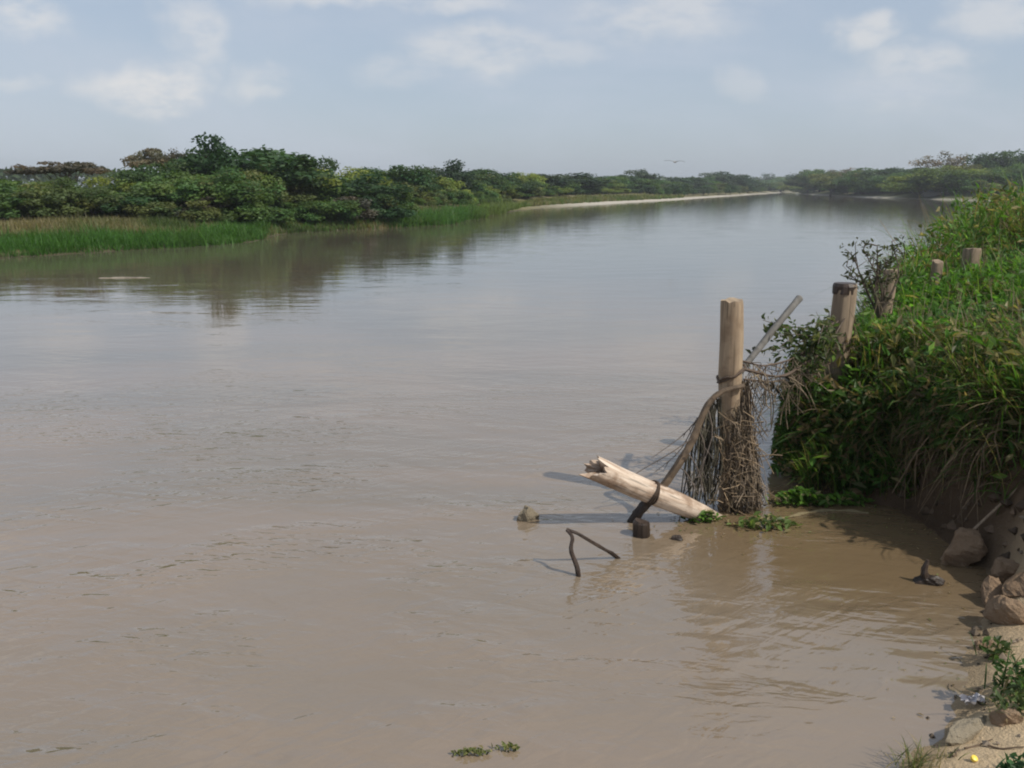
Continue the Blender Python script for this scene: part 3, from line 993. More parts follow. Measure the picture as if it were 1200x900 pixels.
    leafy.leaves(p, rng.standard_normal((M, 3)) * .6 + np.array([-.3, -.4, .5]), rng.uniform(.03, .07, M), .4, tt)
        # dead stalks standing through the green, and pale roots hanging out of the cut
    dead, roots = MB(), MB()
    q = np.flatnonzero((rng.random(N) < 1100 / N) & (y < 15))
    for j in q:
        Ls = (hv[j] + .15) * rng.uniform(.7, 1.25)
        a0 = np.array([x[j], y[j], z[j]]); dv = rng.normal(0, .28, 2) * Ls
        dead.tube([a0, a0 + np.array([dv[0] * .35, dv[1] * .35, Ls * .55]), a0 + np.array([dv[0], dv[1], Ls])],
                  np.array([.0045, .0035, .002]) * min(far[j], 2), 4, np.array([.33, .26, .15]) * rng.uniform(.4, 1.3), cap=False)
    for j in range(150):
        k2 = rng.integers(0, 95)
        px0, py0 = e[k2, 0] + rng.normal(0, .06), e[k2, 1]
        g0 = river_sd(np.array([px0 + .05]), np.array([py0])) - river_sd(np.array([px0 - .05]), np.array([py0]))
        g1 = river_sd(np.array([px0]), np.array([py0 + .05])) - river_sd(np.array([px0]), np.array([py0 - .05]))
        od = np.array([-g0[0], -g1[0], 0]); od /= np.linalg.norm(od) + 1e-6
        z0 = rng.uniform(.5, 1.1); Lr = rng.uniform(.15, .6)
        a0 = np.array([px0, py0, z0])
        pts = [a0 - od * .1, a0 + od * rng.uniform(.1, .3), a0 + od * rng.uniform(.2, .36) + np.array([rng.normal(0, .08), rng.normal(0, .08), -Lr])]
        roots.tube(spline(pts, 7), np.linspace(.007, .002, 7) * rng.uniform(.5, 1.5), 4, np.array([.22, .16, .10]) * rng.uniform(.4, 1.5), cap=False)
    tag(dead.build('dead_stalks', M_VINE), 'tan dead stalks standing up through the green bank growth', 'dead stalks', kind='stuff')
    tag(roots.build('hanging_roots', M_VINE), 'pale thin roots hanging out of the dark cut bank', 'roots', kind='stuff')
    tag(grass.build('bank_vegetation', M_PLANT), 'dense green grass and weeds covering the right bank', 'grass', kind='stuff')
    tag(leafy.build('undergrowth', M_PLANT), 'broad leaved weeds growing through the grass of the right bank', 'undergrowth', kind='stuff')
    tag(hang.build('hanging_grass', M_PLANT), 'dry stems and runners hanging over the edge of the cut bank', 'grass', kind='stuff')


near_bank()

# ------------------------------------------------------------------ fence posts
def post_mesh(mb, h, r0, r1, bend=(0, 0), base=-0.6, sides=14, slant=0.0, notch=0.0):
    zs = np.concatenate([np.linspace(base, h * .97, 9), [h]])
    k = (zs - base) / (h - base)
    pts = np.stack([bend[0] * k ** 1.5 + .012 * np.sin(zs * 4), bend[1] * k ** 1.5, zs], 1)
    rad = r0 + (r1 - r0) * k
    rad[-1] *= .95
    v0 = mb.n
    mb.tube(pts, rad, sides, wob=.02)
    v = mb.v[-1]
    top = slice(9 * sides, 10 * sides)
    an = np.arange(sides) * 2 * math.pi / sides
    v[top, 2] += slant * np.cos(an) * r1 + rng.normal(0, notch, sides)


GP = 'wooden fence posts running back along the right bank'
root = empty('fence_post', (2.125, 7.78, 0))
mb = MB(); post_mesh(mb, 2.0, .122, .104, (-.125, .0), slant=.03, notch=.008)
tag(mb.build('post', M_POST, root, True), None)
mb = MB()
zt = 1.32
ring = [(-.082 + .125 * math.cos(a), .125 * math.sin(a), zt + .06 * math.cos(a) + .012 * math.sin(5 * a)) for a in np.linspace(0, 6.3, 22)]
mb.tube(ring, .011, 5)
ring = [(-.080 + .122 * math.cos(a), .122 * math.sin(a), zt - .03 + .07 * math.cos(a + .3)) for a in np.linspace(0, 6.3, 22)]
mb.tube(ring, .008, 5)
mb.build('wire_binding', M_WIRE, root, True)
tag(root, 'tall tan fence post standing upright in the water, nearest and leftmost of the row', 'fence post', GP)


def back_post(px, ytop, Y, r, lab, bend=(0, 0), slant=0.0, mat=None, cap=None):
    p = at(px, ytop, Y)
    o = empty('fence_post', (p[0], p[1], 0))
    m = MB(); post_mesh(m, p[2], r * 1.05, r, bend, base=.2, slant=slant, notch=.006)
    m.build('post', mat or M_GREYPOST, o, True)
    if cap:
        c = MB()
        c.tube([(bend[0], 0, p[2] - .10), (bend[0], 0, p[2] - .02), (bend[0], 0, p[2] + .012)], [r * 1.04, r * 1.05, r * .9], 14, wob=.03)
        c.build('charred_top', M_WET, o)
    tag(o, lab, 'fence post', GP)


back_post(990, 333, 9.0, .118, 'thick weathered post with a dark charred top rising from the leafy bank', (.0, 0), .05, cap=True)
def post_creeper():
    p = at(990, 333, 9.0)
    root = empty('creeper', (p[0], p[1], 0))
    st, lf = MB(), MB()
    for k in range(16):
        a0 = rng.uniform(0, 6.28); tw = rng.uniform(-2.5, 2.5); z1 = rng.uniform(.9, 1.75)
        q = np.array([((.125 + .02 * rng.random() + .10 * (1 - t) ** 2) * math.cos(a0 + tw * t), (.125 + .10 * (1 - t) ** 2) * math.sin(a0 + tw * t), .35 + (z1 - .35) * t)
                      for t in np.linspace(0, 1, 12)])
        st.tube(q, .005, 4, np.array([.24, .18, .11]) * rng.uniform(.5, 1.3), cap=False)
        n = 16
        c = q[rng.integers(0, 12, n)] + rng.normal(0, .04, (n, 3))
        c[:, 2] -= .05
        t = np.where((rng.random(n) < .55)[:, None], np.array([.08, .14, .03]), np.array([.26, .19, .11])) * rng.uniform(.6, 1.4, (n, 1))
        lf.leaves(c, rng.standard_normal((n, 3)) + np.array([0, -.5, .4]), rng.uniform(.02, .05, n), .42, t)
    st.build('stem', M_VINE, root); lf.build('foliage', M_PLANT, root)
    tag(root, 'half dry creeper climbing the charred second post', 'creeper')


post_creeper()
back_post(1040, 316, 10.6, .085, 'thin pale post half hidden in weeds beside the twiggy shrub', (.03, 0))
back_post(1098, 306, 11.9, .075, 'slim tan post stub between the twiggy shrub and the broad split post', (0, 0), .3)
back_post(1140, 291, 13.6, .135, 'broad split post with a pale right edge, furthest back on the bank', (-.02, 0), .0)

# dry flood debris draped over the first post
def draped_debris():
    mb = MB()
    cx, cy = 2.055, 7.78
    for k in range(430):
        a = rng.uniform(-1.75, 1.5)                  # mostly the river and camera sides
        rt = .125 + abs(rng.normal(0, .02))
        z0 = rng.uniform(.35, 1.0 + .3 * max(0, math.cos(a)))
        right = max(0, math.cos(a))
        rb_ = rt + rng.uniform(.0, .045) + .10 * right
        z1 = rng.uniform(-.03, .22) if rng.random() < .75 else rng.uniform(.1, z0 * .7)
        a1 = a + rng.normal(0, .45)
        pts = []
        for s in np.linspace(0, 1, 6):
            r = rt + (rb_ - rt) * s ** 1.4
            aa = a + (a1 - a) * s
            pts.append((cx + r * math.cos(aa) + .07 * s + rng.normal(0, .016), cy + r * math.sin(aa) + rng.normal(0, .014), z0 + (z1 - z0) * s))
        dark = rng.random() < .22
        t = np.array([.06, .045, .032]) if dark else np.array([.255, .20, .145])
        mb.tube(spline(pts, 11) + rng.normal(0, .006, (11, 3)), np.linspace(.005, .0025, 11) * rng.uniform(.5, 1.7), 4, t * rng.uniform(.5, 1.7), cap=False)
    for k in range(260):                             # stray crossing stems
        a = rng.uniform(-2.6, 1.2); z0 = rng.uniform(.05, .9); r0 = rng.uniform(.14, .28)
        q0 = np.array([cx + r0 * math.cos(a) + .04, cy + r0 * math.sin(a), z0])
        q1 = q0 + np.array([rng.normal(0, .11), rng.normal(0, .05), rng.normal(-.03, .12)])
        mb.tube(spline([q0, (q0 + q1) / 2 + rng.normal(0, .03, 3), q1], 7), .003 * rng.uniform(.6, 1.8), 4, np.array([.30, .22, .14]) * rng.uniform(.3, 1.5), cap=False)
    n = 800                                           # caught leaves and scraps
    aa = rng.uniform(-2.0, 1.3, n); zz = rng.random(n) ** 1.4 * 1.0; rr = .14 + .10 * rng.random(n) * (1.1 - zz) + .08 * np.maximum(np.cos(aa), 0) * (1.1 - zz)
    mb.leaves(np.stack([cx + .05 * (1 - zz) + rr * np.cos(aa), cy + rr * np.sin(aa), zz], 1), rng.standard_normal((n, 3)), rng.uniform(.012, .035, n), .4,
              np.array([.18, .14, .09]) * rng.uniform(.3, 1.5, (n, 1)))
    o = mb.build('dry_vine_drape', M_VINE)
    tag(o, 'shaggy brown dry vines and flood debris draped round the lower half of the tan post', 'dry vines')
    # dark tangle left of the post
    mb = MB()
    for k in range(95):
        s = rng.random()
        p0 = at(845 - 30 * s, 462 + 35 * s + rng.uniform(-6, 10), 7.72)
        p1 = at(848 - 50 * s * rng.random() - 10, 560 + 40 * rng.random(), 7.55 + .2 * rng.random())
        p1[2] = max(p1[2], rng.uniform(-.03, .1))
        mid = (p0 + p1) / 2 + rng.normal(0, .05, 3)
        mb.tube(spline([p0, mid, p1], 7), .0045 * rng.uniform(.5, 1.6), 4, np.array([.10, .09, .065]) * rng.uniform(.4, 2.2), cap=False)
    o = mb.build('vine_tangle', M_VINE)
    tag(o, 'dark see-through tangle of hanging vines between the bent branch and the tan post', 'dry vines')


draped_debris()


def from_px(L, Y0, Y1):
    n = len(L)
    return [at(a, b, Y0 + (Y1 - Y0) * k / (n - 1)) for k, (a, b) in enumerate(L)]


# bent dead branch from the post's binding down into the water
o_pts = spline(from_px([(872, 452), (846, 459), (828, 477), (812, 515), (790, 552), (764, 584), (741, 607)], 7.66, 7.42), 26)
o_pts[-1, 2] = -.05
root = empty('dead_branch', (0, 0, 0))
mb = MB(); mb.tube(o_pts, np.linspace(.022, .046, 26), 8, wob=.08)
mb.build('limb', wood_material('old_branch', (.17, .125, .085), (.075, .055, .04), (14, 14, 14)), root, True)
for (i, L) in [(9, [(0, 0), (-22, 30), (-58, 58)]), (12, [(0, 0), (-30, 22), (-62, 44), (-84, 60)]), (8, [(0, 0), (8, 35), (-4, 75), (-2, 105)]),
               (11, [(0, 0), (10, 28), (4, 62)]), (14, [(0, 0), (14, 22), (22, 50)]), (16, [(0, 0), (12, 10), (26, 34)]), (7, [(0, 0), (-16, 26), (-34, 60), (-62, 88)])]:
    b = o_pts[i]
    pts = [b + np.array([dx / 1000 * 8.0, rng.normal(0, .04), -dy / 1000 * 8.0]) for dx, dy in L]
    mb = MB(); mb.tube(spline(pts, 9), np.linspace(.007, .003, 9), 5, np.array([.22, .18, .15]), cap=False)
    for q in range(5):
        c = spline(pts, 12)[rng.integers(3, 11)]
        mb.tube([c, c + rng.normal(0, .05, 3) + np.array([0, 0, -.06])], [.004, .002], 4, np.array([.18, .15, .13]), cap=False)
    mb.build('twig', M_VINE, root)
tag(root, 'dark bent dead branch arching from the tan post down to the water behind the log', 'branch')

# pale broken log leaning out of the water
def log():
    a = at(834, 603, 7.50); a[2] = -.03
    b = at(698, 547, 7.18)
    ax = b - a; Ln = np.linalg.norm(ax)
    root = empty('broken_log', tuple(a))
    root.rotation_euler = Vector(ax).to_track_quat('X', 'Z').to_euler()
    n, sd = 15, 36
    xs = np.concatenate([np.linspace(-.35, Ln * .93, n - 1), [Ln]])
    mb = MB()
    pts = np.stack([xs, .012 * np.sin(xs * 5), .015 * np.sin(xs * 3.3 + 1)], 1)
    rad = np.interp(xs, [-.35, 0, .35, Ln], [.065, .078, .098, .110])
    mb.tube(pts, rad, sd, wob=.02)
    v = mb.v[-1]
    end = slice((n - 1) * sd, n * sd)
    jag = .05 * np.sin(np.arange(sd) * .52 + 1) + .02 * np.sin(np.arange(sd) * 1.9) + rng.normal(0, .012, sd)
    # one long splinter at the lower side
    low = np.argmin(v[end, 2])
    jag[low] += .12; jag[(low + 1) % sd] += .08; jag[(low + 2) % sd] += .03
    v[end, 0] += jag
    mb.t[-1] = np.ones((len(v), 3)); mb.t[-1][-1] = (.32, .26, .22)
    v[-1, 0] -= .07                                   # hollowed break
    mb.build('trunk', M_LOG, root, True)
    # loose bark strip and tie
    mb = MB()
    for k in range(3):
        xx = Ln * .52 + .015 * k
        r = np.interp(xx, [0, .35, Ln], [.078, .098, .110]) + .006
        ring = [(xx + .012 * math.sin(2 * q + k), r * math.cos(q), r * math.sin(q)) for q in np.linspace(0, 6.3, 20)]
        mb.tube(ring, .009, 5, np.array([.10, .07, .05]))
    mb.build('vine_wrap', M_VINE, root, True)
    for s, (yy, x0, x1) in enumerate([(.035, -.1, .75), (-.02, .1, .55)]):
        mb = MB()
        m = 10
        X = np.linspace(x0, x1, m)
        r = np.interp(X, [0, .35, Ln], [.078, .098, .110]) + .004
        th = yy * 9 + .25 * np.sin(X * 9 + s)
        V = np.concatenate([np.stack([X, r * np.sin(th - .16 * np.sin(np.linspace(0, 3.1, m))), r * np.cos(th - .1)], 1),
                            np.stack([X, r * np.sin(th + .16 * np.sin(np.linspace(0.1, 3.1, m))), r * np.cos(th + .1)], 1)])
        F = np.array([[i, i + 1, m + i + 1, m + i] for i in range(m - 1)])
        mb.add(V, F, None, (.16, .10, .07))
        mb.build('bark_strip', M_VINE, root)
    tag(root, 'pale stripped log with a splintered end leaning out of the water beside the post', 'log')
    return a, b


log()
# snag stub holding the log up
mb = MB(); mb.tube(spline([at(764, 582, 7.42), at(752, 596, 7.38), un(738, 611) + np.array([0, 0, -.08])], 8), np.linspace(.04, .055, 8), 8, wob=.08)
tag(mb.build('wet_stump', M_WET, None, True), 'dark wet prop sticking out of the water under the pale log', 'snag')

# forked twig
root = empty('forked_twig', tuple(un(680, 676)))
def rel(L, o): return [np.asarray(p) - np.array(o) for p in L]
org = un(680, 676)
mb = MB(); mb.tube(spline(rel([un(680, 677) + np.array([0, 0, -.12]), at(676, 664, 6.27), at(669, 645, 6.3), at(671, 630, 6.35), at(664, 621, 6.4)], org), 14), np.linspace(.022, .013, 14), 7, wob=.1)
mb.build('upright_stem', M_WET, root, True)
mb = MB(); mb.tube(spline(rel([at(664, 620, 6.42), at(678, 626, 6.42), at(700, 639, 6.5), at(716, 648, 6.56), un(730, 653) + np.array([0, 0, -.04])], org), 14), np.linspace(.012, .017, 14), 7, wob=.1)
mb.build('side_stem', M_WET, root, True)
tag(root, 'thin dark forked twig poking out of the water in front of the pale log', 'twig')


def rock(name, loc, size, mat, label, cat, seed, sharp=.35, rz=0.0, group=None, smooth=False, taper=0.0):
    r = np.random.default_rng(seed)
    bm_v, F = [], []
    nu, nv = 28, 18
    for j in range(nv + 1):
        for i in range(nu):
            th, ph = i / nu * 2 * math.pi, j / nv * math.pi
            bm_v.append((math.sin(ph) * math.cos(th), math.sin(ph) * math.sin(th), math.cos(ph)))
    v = np.array(bm_v)
    pl = r.standard_normal((13, 3)); pl /= np.linalg.norm(pl, axis=1)[:, None]
    for p in pl:                                    # cut planar facets
        dd = v @ p
        lim = r.uniform(.46, .80)
        v = v - np.maximum(dd - lim, 0)[:, None] * p * (1 - sharp * .2)
    v = v * (1 + .35 * (fbm(v[:, 0] * 2 + v[:, 2] * 1.3 + 9, v[:, 1] * 2 - v[:, 2] + 9, 1.3, seed, 4)[:, None] - .5))
    for j in range(nv):
        for i in range(nu):
            a = j * nu + i; b = j * nu + (i + 1) % nu
            F.append((a, a + nu, b + nu, b))
    v = v * (1 + .16 * (fbm(v[:, 0] * 5 + v[:, 2] * 4 + 19, v[:, 1] * 5 - v[:, 2] * 3 + 19, 1.6, seed + 5, 3)[:, None] - .5))
    v[:, :2] *= np.clip(1 - taper * (v[:, 2:3] + .2), .12, 1.3)
    v = v * np.array(size)
    me = mesh_np(name, v, [np.array(F)], [mat], None, smooth)
    o = obj(name, me, None, loc)
    o.rotation_euler = (r.uniform(-.2, .2), r.uniform(-.2, .2), rz)
    return tag(o, label, cat, group)


p = un(618, 613)
rock('stone', (p[0], p[1] + .08, .04), (.125, .11, .17), M_STONE, 'pale pointed stone alone in open water left of the log', 'stone', 4, taper=.75)
p = un(752, 631)
mb = MB(); mb.tube([(0, 0, -.25), (.005, 0, 0.02), (0, 0, .12), (.004, 0, .135)], [.075, .078, .074, .06], 10, wob=.06)
tag(mb.build('post_stub', M_WET, None, False, (p[0], p[1] + .07, 0)), 'short dark post stub just above the water in front of the log', 'stub')
p = un(793, 632)
rock('wood_chunk', (p[0], p[1], .0), (.05, .05, .05), M_WET, 'smallest dark wood chip in the water right of the post stub', 'wood chip', 9)

# boulders and clods at the foot of the cut bank
p = un(1142, 668)
rock('clay_clod', (p[0] + .0, p[1] + .16, .10), (.24, .20, .20), M_CLOD, 'big brown clay block with a pale top below the thin leaning stick', 'clod', 21, rz=.4)
p = un(1090, 686)
rock('wet_clod', (p[0], p[1] + .05, .0), (.13, .08, .07), M_WET, 'dark wet snag in the shallows left of the clay block', 'snag', 23)
mb = MB(); mb.tube(spline([(p[0] - .01, p[1] + .05, .02), (p[0] - .03, p[1] + .05, .10), (p[0] - .015, p[1] + .05, .19)], 6), [.04, .034, .028, .022, .018, .012], 7, wob=.12)
tag(mb.build('snag_spike', M_WET), 'short dark spike standing up from the wet snag in the shallows', 'snag')
GC = 'clay clods fallen at the water edge'
for k, (px, py, dz, s, lab) in enumerate([
    (1186, 690, .12, (.20, .16, .15), 'pinkish clay clod at the right edge right of the clay block'),
    (1172, 712, .05, (.15, .12, .14), 'rounded clay clod at the dark undercut below the pinkish clod'),
    (1205, 720, .16, (.17, .17, .2), 'clay clod cut by the right edge above the leafy weed'),
    (1196, 672, .12, (.13, .12, .12), 'small pale clod at the right edge behind the pinkish clod'),
    (1168, 660, .05, (.10, .09, .10), 'dark little clod wedged behind the big clay block'),
    (1188, 745, .10, (.16, .13, .16), 'dark clod low in the undercut above the leafy weed'),
    (1160, 770, .02, (.09, .08, .07), 'small wet clod at the water edge beside the dark weed')]):
    p = un(px, py)
    rock('clay_clod', (p[0], p[1] + .08, dz), s, M_CLOD, lab, 'clod', 40 + k, group=GC)
p = un(1140, 846, .1)
rock('flat_stone', (p[0], p[1], .06), (.25, .09, .075), M_STONE, 'flat greenish grey stone lying at the sandy water edge', 'stone', 55, rz=.45)
p = un(1178, 838, .15)
rock('flat_stone', (p[0], p[1], .14), (.11, .09, .07), M_CLOD, 'brown lump right behind the flat grey stone', 'stone', 57, rz=.2)

# leaning stick across the dark cut
a = un(1098, 652) + np.array([0, 0, -.1]); b = at(1196, 570, 6.55)
mb = MB(); mb.tube(spline([a, (a + b) / 2 + np.array([0, 0, .015]), b + (b - a) * .25], 12), np.linspace(.014, .009, 12), 6, wob=.06)
tag(mb.build('thin_stick', M_GREYPOST, None, True), 'long thin grey stick leaning across the dark cut bank', 'stick')

# grey leaning pole behind the post
root_p = [np.array([2.07, 7.98, 1.12]), at(905, 388, 8.25), at(937, 349, 8.55)]
mb = MB(); mb.tube(spline(root_p, 10), np.linspace(.030, .036, 10), 10, wob=.06)
tag(mb.build('slanting_pole', wood_material('grey_pole', (.20, .19, .175), (.11, .105, .095), (14, 14, 14)), None, True),
    'grey weathered pole slanting up to the right behind the tan post', 'pole')

# fence wires with debris
def wires():
    w1 = spline([np.array([2.15, 7.74, 1.36]), at(915, 441, 8.0), at(945, 424, 8.4), at(985, 398, 8.95)], 20)
    w2 = spline([np.array([2.15, 7.72, 1.27]), at(905, 447, 7.95), at(935, 440, 8.3), at(975, 425, 8.9)], 20)
    w3 = spline([np.array([2.13, 7.80, 1.43]), at(900, 428, 7.95), at(940, 414, 8.4), at(984, 380, 8.95)], 20)
    for w, r, lab in ((w1, .014, 'thick middle fence wire wound with dry stems between the first two posts'),
                      (w2, .008, 'lowest thin fence wire sagging between the first two posts'),
                      (w3, .008, 'upper thin fence wire between the tan post and the charred post')):
        mb = MB(); mb.tube(w, r * (1 + .3 * np.sin(np.arange(20))), 5)
        for k in range(14):                         # wound stems
            c = w[rng.integers(2, 19)]
            q = c + rng.normal(0, .07, 3) + np.array([0, 0, -.05])
            mb.tube([c, (c + q) / 2 + rng.normal(0, .02, 3), q], [.006, .004, .002], 4, cap=False)
        tag(mb.build('fence_wire', M_WIRE), lab, 'fence wire', 'fence wires by the tan post')
    mb = MB()
    for k in range(150):
        w = (w1, w2, w3)[rng.integers(0, 3)]
        c = w[rng.integers(1, 19)]
        Lh = rng.uniform(.06, .42) * (.5 + rng.random())
        q = c + np.array([rng.normal(0, .12), rng.normal(0, .04), -Lh])
        mb.tube(spline([c, (c + q) / 2 + rng.normal(0, .04, 3), q], 7), .003 * rng.uniform(.6, 1.8), 4, np.array([.24, .19, .13]) * rng.uniform(.3, 1.6), cap=False)
    tag(mb.build('hanging_vines', M_VINE), 'loose tangle of dead vines hanging from the wires right of the tan post', 'dry vines')
    # leafy branch lying over the wires
    mb, st = MB(), MB()
    root = empty('leafy_branch', (0, 0, 0))
    for k in range(24):
        s0 = at(990 - 22 * rng.random(), 372 + 48 * rng.random(), 8.75 + .2 * rng.random())
        s1 = at(880 + 85 * rng.random(), 356 + 92 * rng.random() ** .8, 8.15 + .3 * rng.random())
        mid = (s0 + s1) / 2 + np.array([0, 0, .07]) + rng.normal(0, .03, 3)
        c = spline([s0, mid, s1], 12)
        st.tube(c, np.linspace(.009, .003, 12), 5, cap=False)
        n = 26
        i = rng.integers(4, 12, n)
        q = c[i] + rng.normal(0, .04, (n, 3))
        t = np.where((rng.random(n) < .6)[:, None], np.array([.075, .115, .04]), np.array([.15, .16, .085])) * rng.uniform(.5, 1.3, (n, 1))
        mb.leaves(q, rng.standard_normal((n, 3)) + np.array([.2, 0, .6]), rng.uniform(.025, .06, n), .4, t)
    st.build('stem', M_BARK, root); mb.build('foliage', M_PLANT, root)
    tag(root, 'thin leafy branch reaching from the charred post over the wires to the tan post', 'branch')
    mb = MB()
    L = [at(905, 452, 7.95), at(912, 458, 7.95), at(916, 466, 7.95), at(922, 444, 8.0), at(927, 449, 8.0)]
    n = len(L)
    mb.leaves(np.array(L), rng.standard_normal((n, 3)) * .3 + np.array([.2, -1, .1]), np.full(n, .045), .5, np.full((n, 3), .02))
    mb.tube([at(905, 446, 7.95), at(908, 455, 7.95), at(916, 468, 7.95)], .004, 4, (.02, .02, .02), cap=False)
    tag(mb.build('hanging_leaf', M_PLANT), 'withered dark leaves dangling from the lowest fence wire', 'leaf')


wires()

# twiggy half bare shrub behind the second post
def shrub():
    root = empty('twiggy_shrub', tuple(at(1030, 372, 9.75)))
    o = np.array(root.location)
    st, lf = MB(), MB()
    ends = [(1018, 322), (985, 322), (1000, 300), (1012, 292), (1028, 288), (1045, 283), (1052, 292), (1038, 302), (992, 312), (1030, 312), (1060, 300)]
    for (a, b) in ends:
        e = at(a, b, 9.9 + rng.uniform(-.3, .3)) - o
        c = spline([np.zeros(3), e * .45 + rng.normal(0, .05, 3) + np.array([.04, 0, .06]), e], 10)
        st.tube(c, np.linspace(.018, .005, 10), 5, cap=False)
        for k in range(7):
            s = c[rng.integers(4, 10)]
            q = s + rng.normal(0, .09, 3) + np.array([0, 0, .03])
            st.tube([s, q], [.006, .003], 4, cap=False)
            n = 5
            lf.leaves(q + rng.normal(0, .03, (n, 3)), rng.standard_normal((n, 3)) + np.array([0, 0, .4]), rng.uniform(.02, .045, n), .4,
                      np.array([.075, .085, .045]) * rng.uniform(.5, 1.4, (n, 1)))
    st.build('stem', M_BARK, root); lf.build('foliage', M_PLANT, root)
    tag(root, 'twiggy half bare shrub sticking up against the water behind the charred post', 'shrub')


shrub()


def floating_weed(px, py, w, h, n, label, tone=(.085, .16, .03), ht=.10, group='floating green water weeds', leafsize=.04):
    c0 = un(px, py)
    root = empty('water_weed', tuple(c0))
    mb, st = MB(), MB()
    x = rng.normal(0, w / 2, n); y = rng.normal(0, h / 2, n)
    z = .015 + ht * rng.random(n) * np.exp(-(x / w) ** 2)
    t = np.array(tone) * rng.uniform(.6, 1.5, (n, 1))
    dry = rng.random(n) < .15
    t = np.where(dry[:, None], np.array([.30, .26, .13]), t)
    mb.leaves(np.stack([x, y, z], 1), rng.standard_normal((n, 3)) * .45 + np.array([.1, -.1, 1]), rng.uniform(.6, 1.3, n) * leafsize, .5, t)
    for k in range(max(5, n // 10)):
        a = np.array([x[k], y[k], z[k]])
        st.tube([a, a * np.array([.8, .8, 0]) + np.array([0, 0, -.02])], [.004, .004], 4, (.1, .12, .04), cap=False)
    mb.build('leaf_clump', M_PLANT, root); st.build('stem', M_VINE, root)
    tag(root, label, 'water weed', group)


floating_weed(828, 612, .14, .06, 60, 'small green weed clump at the buried end of the pale log')
floating_weed(898, 618, .24, .10, 110, 'green weed clump floating in front of the tan post', (.10, .15, .04))
floating_weed(938, 591, .30, .09, 260, 'broad bright green weed mat between the tan post and the bank', (.09, .18, .03), .14)
floating_weed(988, 592, .22, .06, 130, 'bright green weed mat end touching the foot of the bank', (.09, .18, .03), .12)
floating_weed(553, 884, .11, .03, 70, 'tiny floating weed sprig at the bottom of the picture, left of its twin', (.15, .17, .06), .014, leafsize=.016)
floating_weed(598, 879, .06, .025, 50, 'tiny floating weed sprig at the bottom of the picture, right of its twin', (.15, .17, .06), .018, leafsize=.015)
# pale foam line by the weed mat
mb = MB()
pts = spline([un(905, 611), un(930, 605), un(955, 600), un(990, 599), un(1018, 602)], 20)
mb.tube(pts + np.array([0, 0, .004]), .014 * (1 + .5 * np.sin(np.arange(20) * 1.3)), 6, (.45, .38, .22))
tag(mb.build('foam_line', M_VINE, None, True), 'pale foam line floating along the edge of the weed mat', 'reed stem')

# drift on the far calm water
for (px, py, ln, lab) in [(145, 326, 1.7, 'pale drift branch floating off the left grass bank')]:
    c = un(px, py)
    mb = MB(); mb.tube(spline([c + np.array([-ln / 2, 0, -.02]), c + np.array([-ln * .2, .06, .0]), c + np.array([ln * .2, .10, .0]), c + np.array([ln / 2, .15, -.02])], 10), np.linspace(.04, .025, 10), 7, (.62, .56, .46), wob=.1)
    tag(mb.build('drift_branch', M_VINE, None, True), lab, 'branch')


def tuft(px, py, z, n, L, w, tone, label, name='grass_tuft', cat='grass tuft', spread=.12, leaf=0):
    c0 = un(px, py, z)
    c0[2] = max(float(height(c0[:1], c0[1:2])[0]), 0) - .01
    root = empty(name, tuple(c0))
    mb = MB()
    b = np.stack([rng.normal(0, spread, n), rng.normal(0, spread * .7, n), np.zeros(n)], 1)
    t = np.array(tone) * rng.uniform(.55, 1.45, (n, 1))
    t = np.where((rng.random(n) < .3)[:, None], np.array([.34, .27, .15]) * rng.uniform(.7, 1.2, (n, 1)), t)
    mb.blades(b, rng.uniform(0, 6.28, n), L * rng.uniform(.5, 1.2, n), w * rng.uniform(.6, 1.2, n), rng.uniform(.05, .7, n), rng.uniform(.3, 1.6, n), t)
    mb.build('blades', M_PLANT, root)
    if leaf:
        lb = MB()
        q = np.stack([np.clip(rng.normal(0, spread, leaf), -spread * 1.3, spread * 1.3), np.clip(rng.normal(0, spread * .7, leaf), -spread, spread), rng.uniform(.02, L * .9, leaf)], 1)
        lb.leaves(q, rng.standard_normal((leaf, 3)) * .6 + np.array([.1, -.2, .8]), rng.uniform(.015, .04, leaf), .45,
                  np.array(tone) * rng.uniform(.6, 1.4, (leaf, 1)))
        lb.build('foliage', M_PLANT, root)
    tag(root, label, cat)


tuft(1082, 905, .02, 110, .16, .007, (.13, .15, .06), 'dry green grass tuft at the water edge left of the sandy corner', spread=.07)
tuft(1196, 800, .2, 60, .26, .012, (.07, .13, .04), 'leafy green weed at the right edge above the sand', 'leafy_weed', 'weed', .09, 170)
tuft(1185, 822, .2, 30, .14, .010, (.10, .14, .06), 'small grey green weed in front of the leafy one at the right edge', 'leafy_weed', 'weed', .06, 60)
tuft(1196, 905, .2, 40, .12, .010, (.06, .13, .06), 'dark green weed in the bottom right corner on the sand', 'leafy_weed', 'weed', .05, 80)
tuft(1168, 765, .1, 40, .14, .010, (.06, .10, .03), 'dark weed at the shaded undercut of the water edge', 'leafy_weed', 'weed', .06, 60)

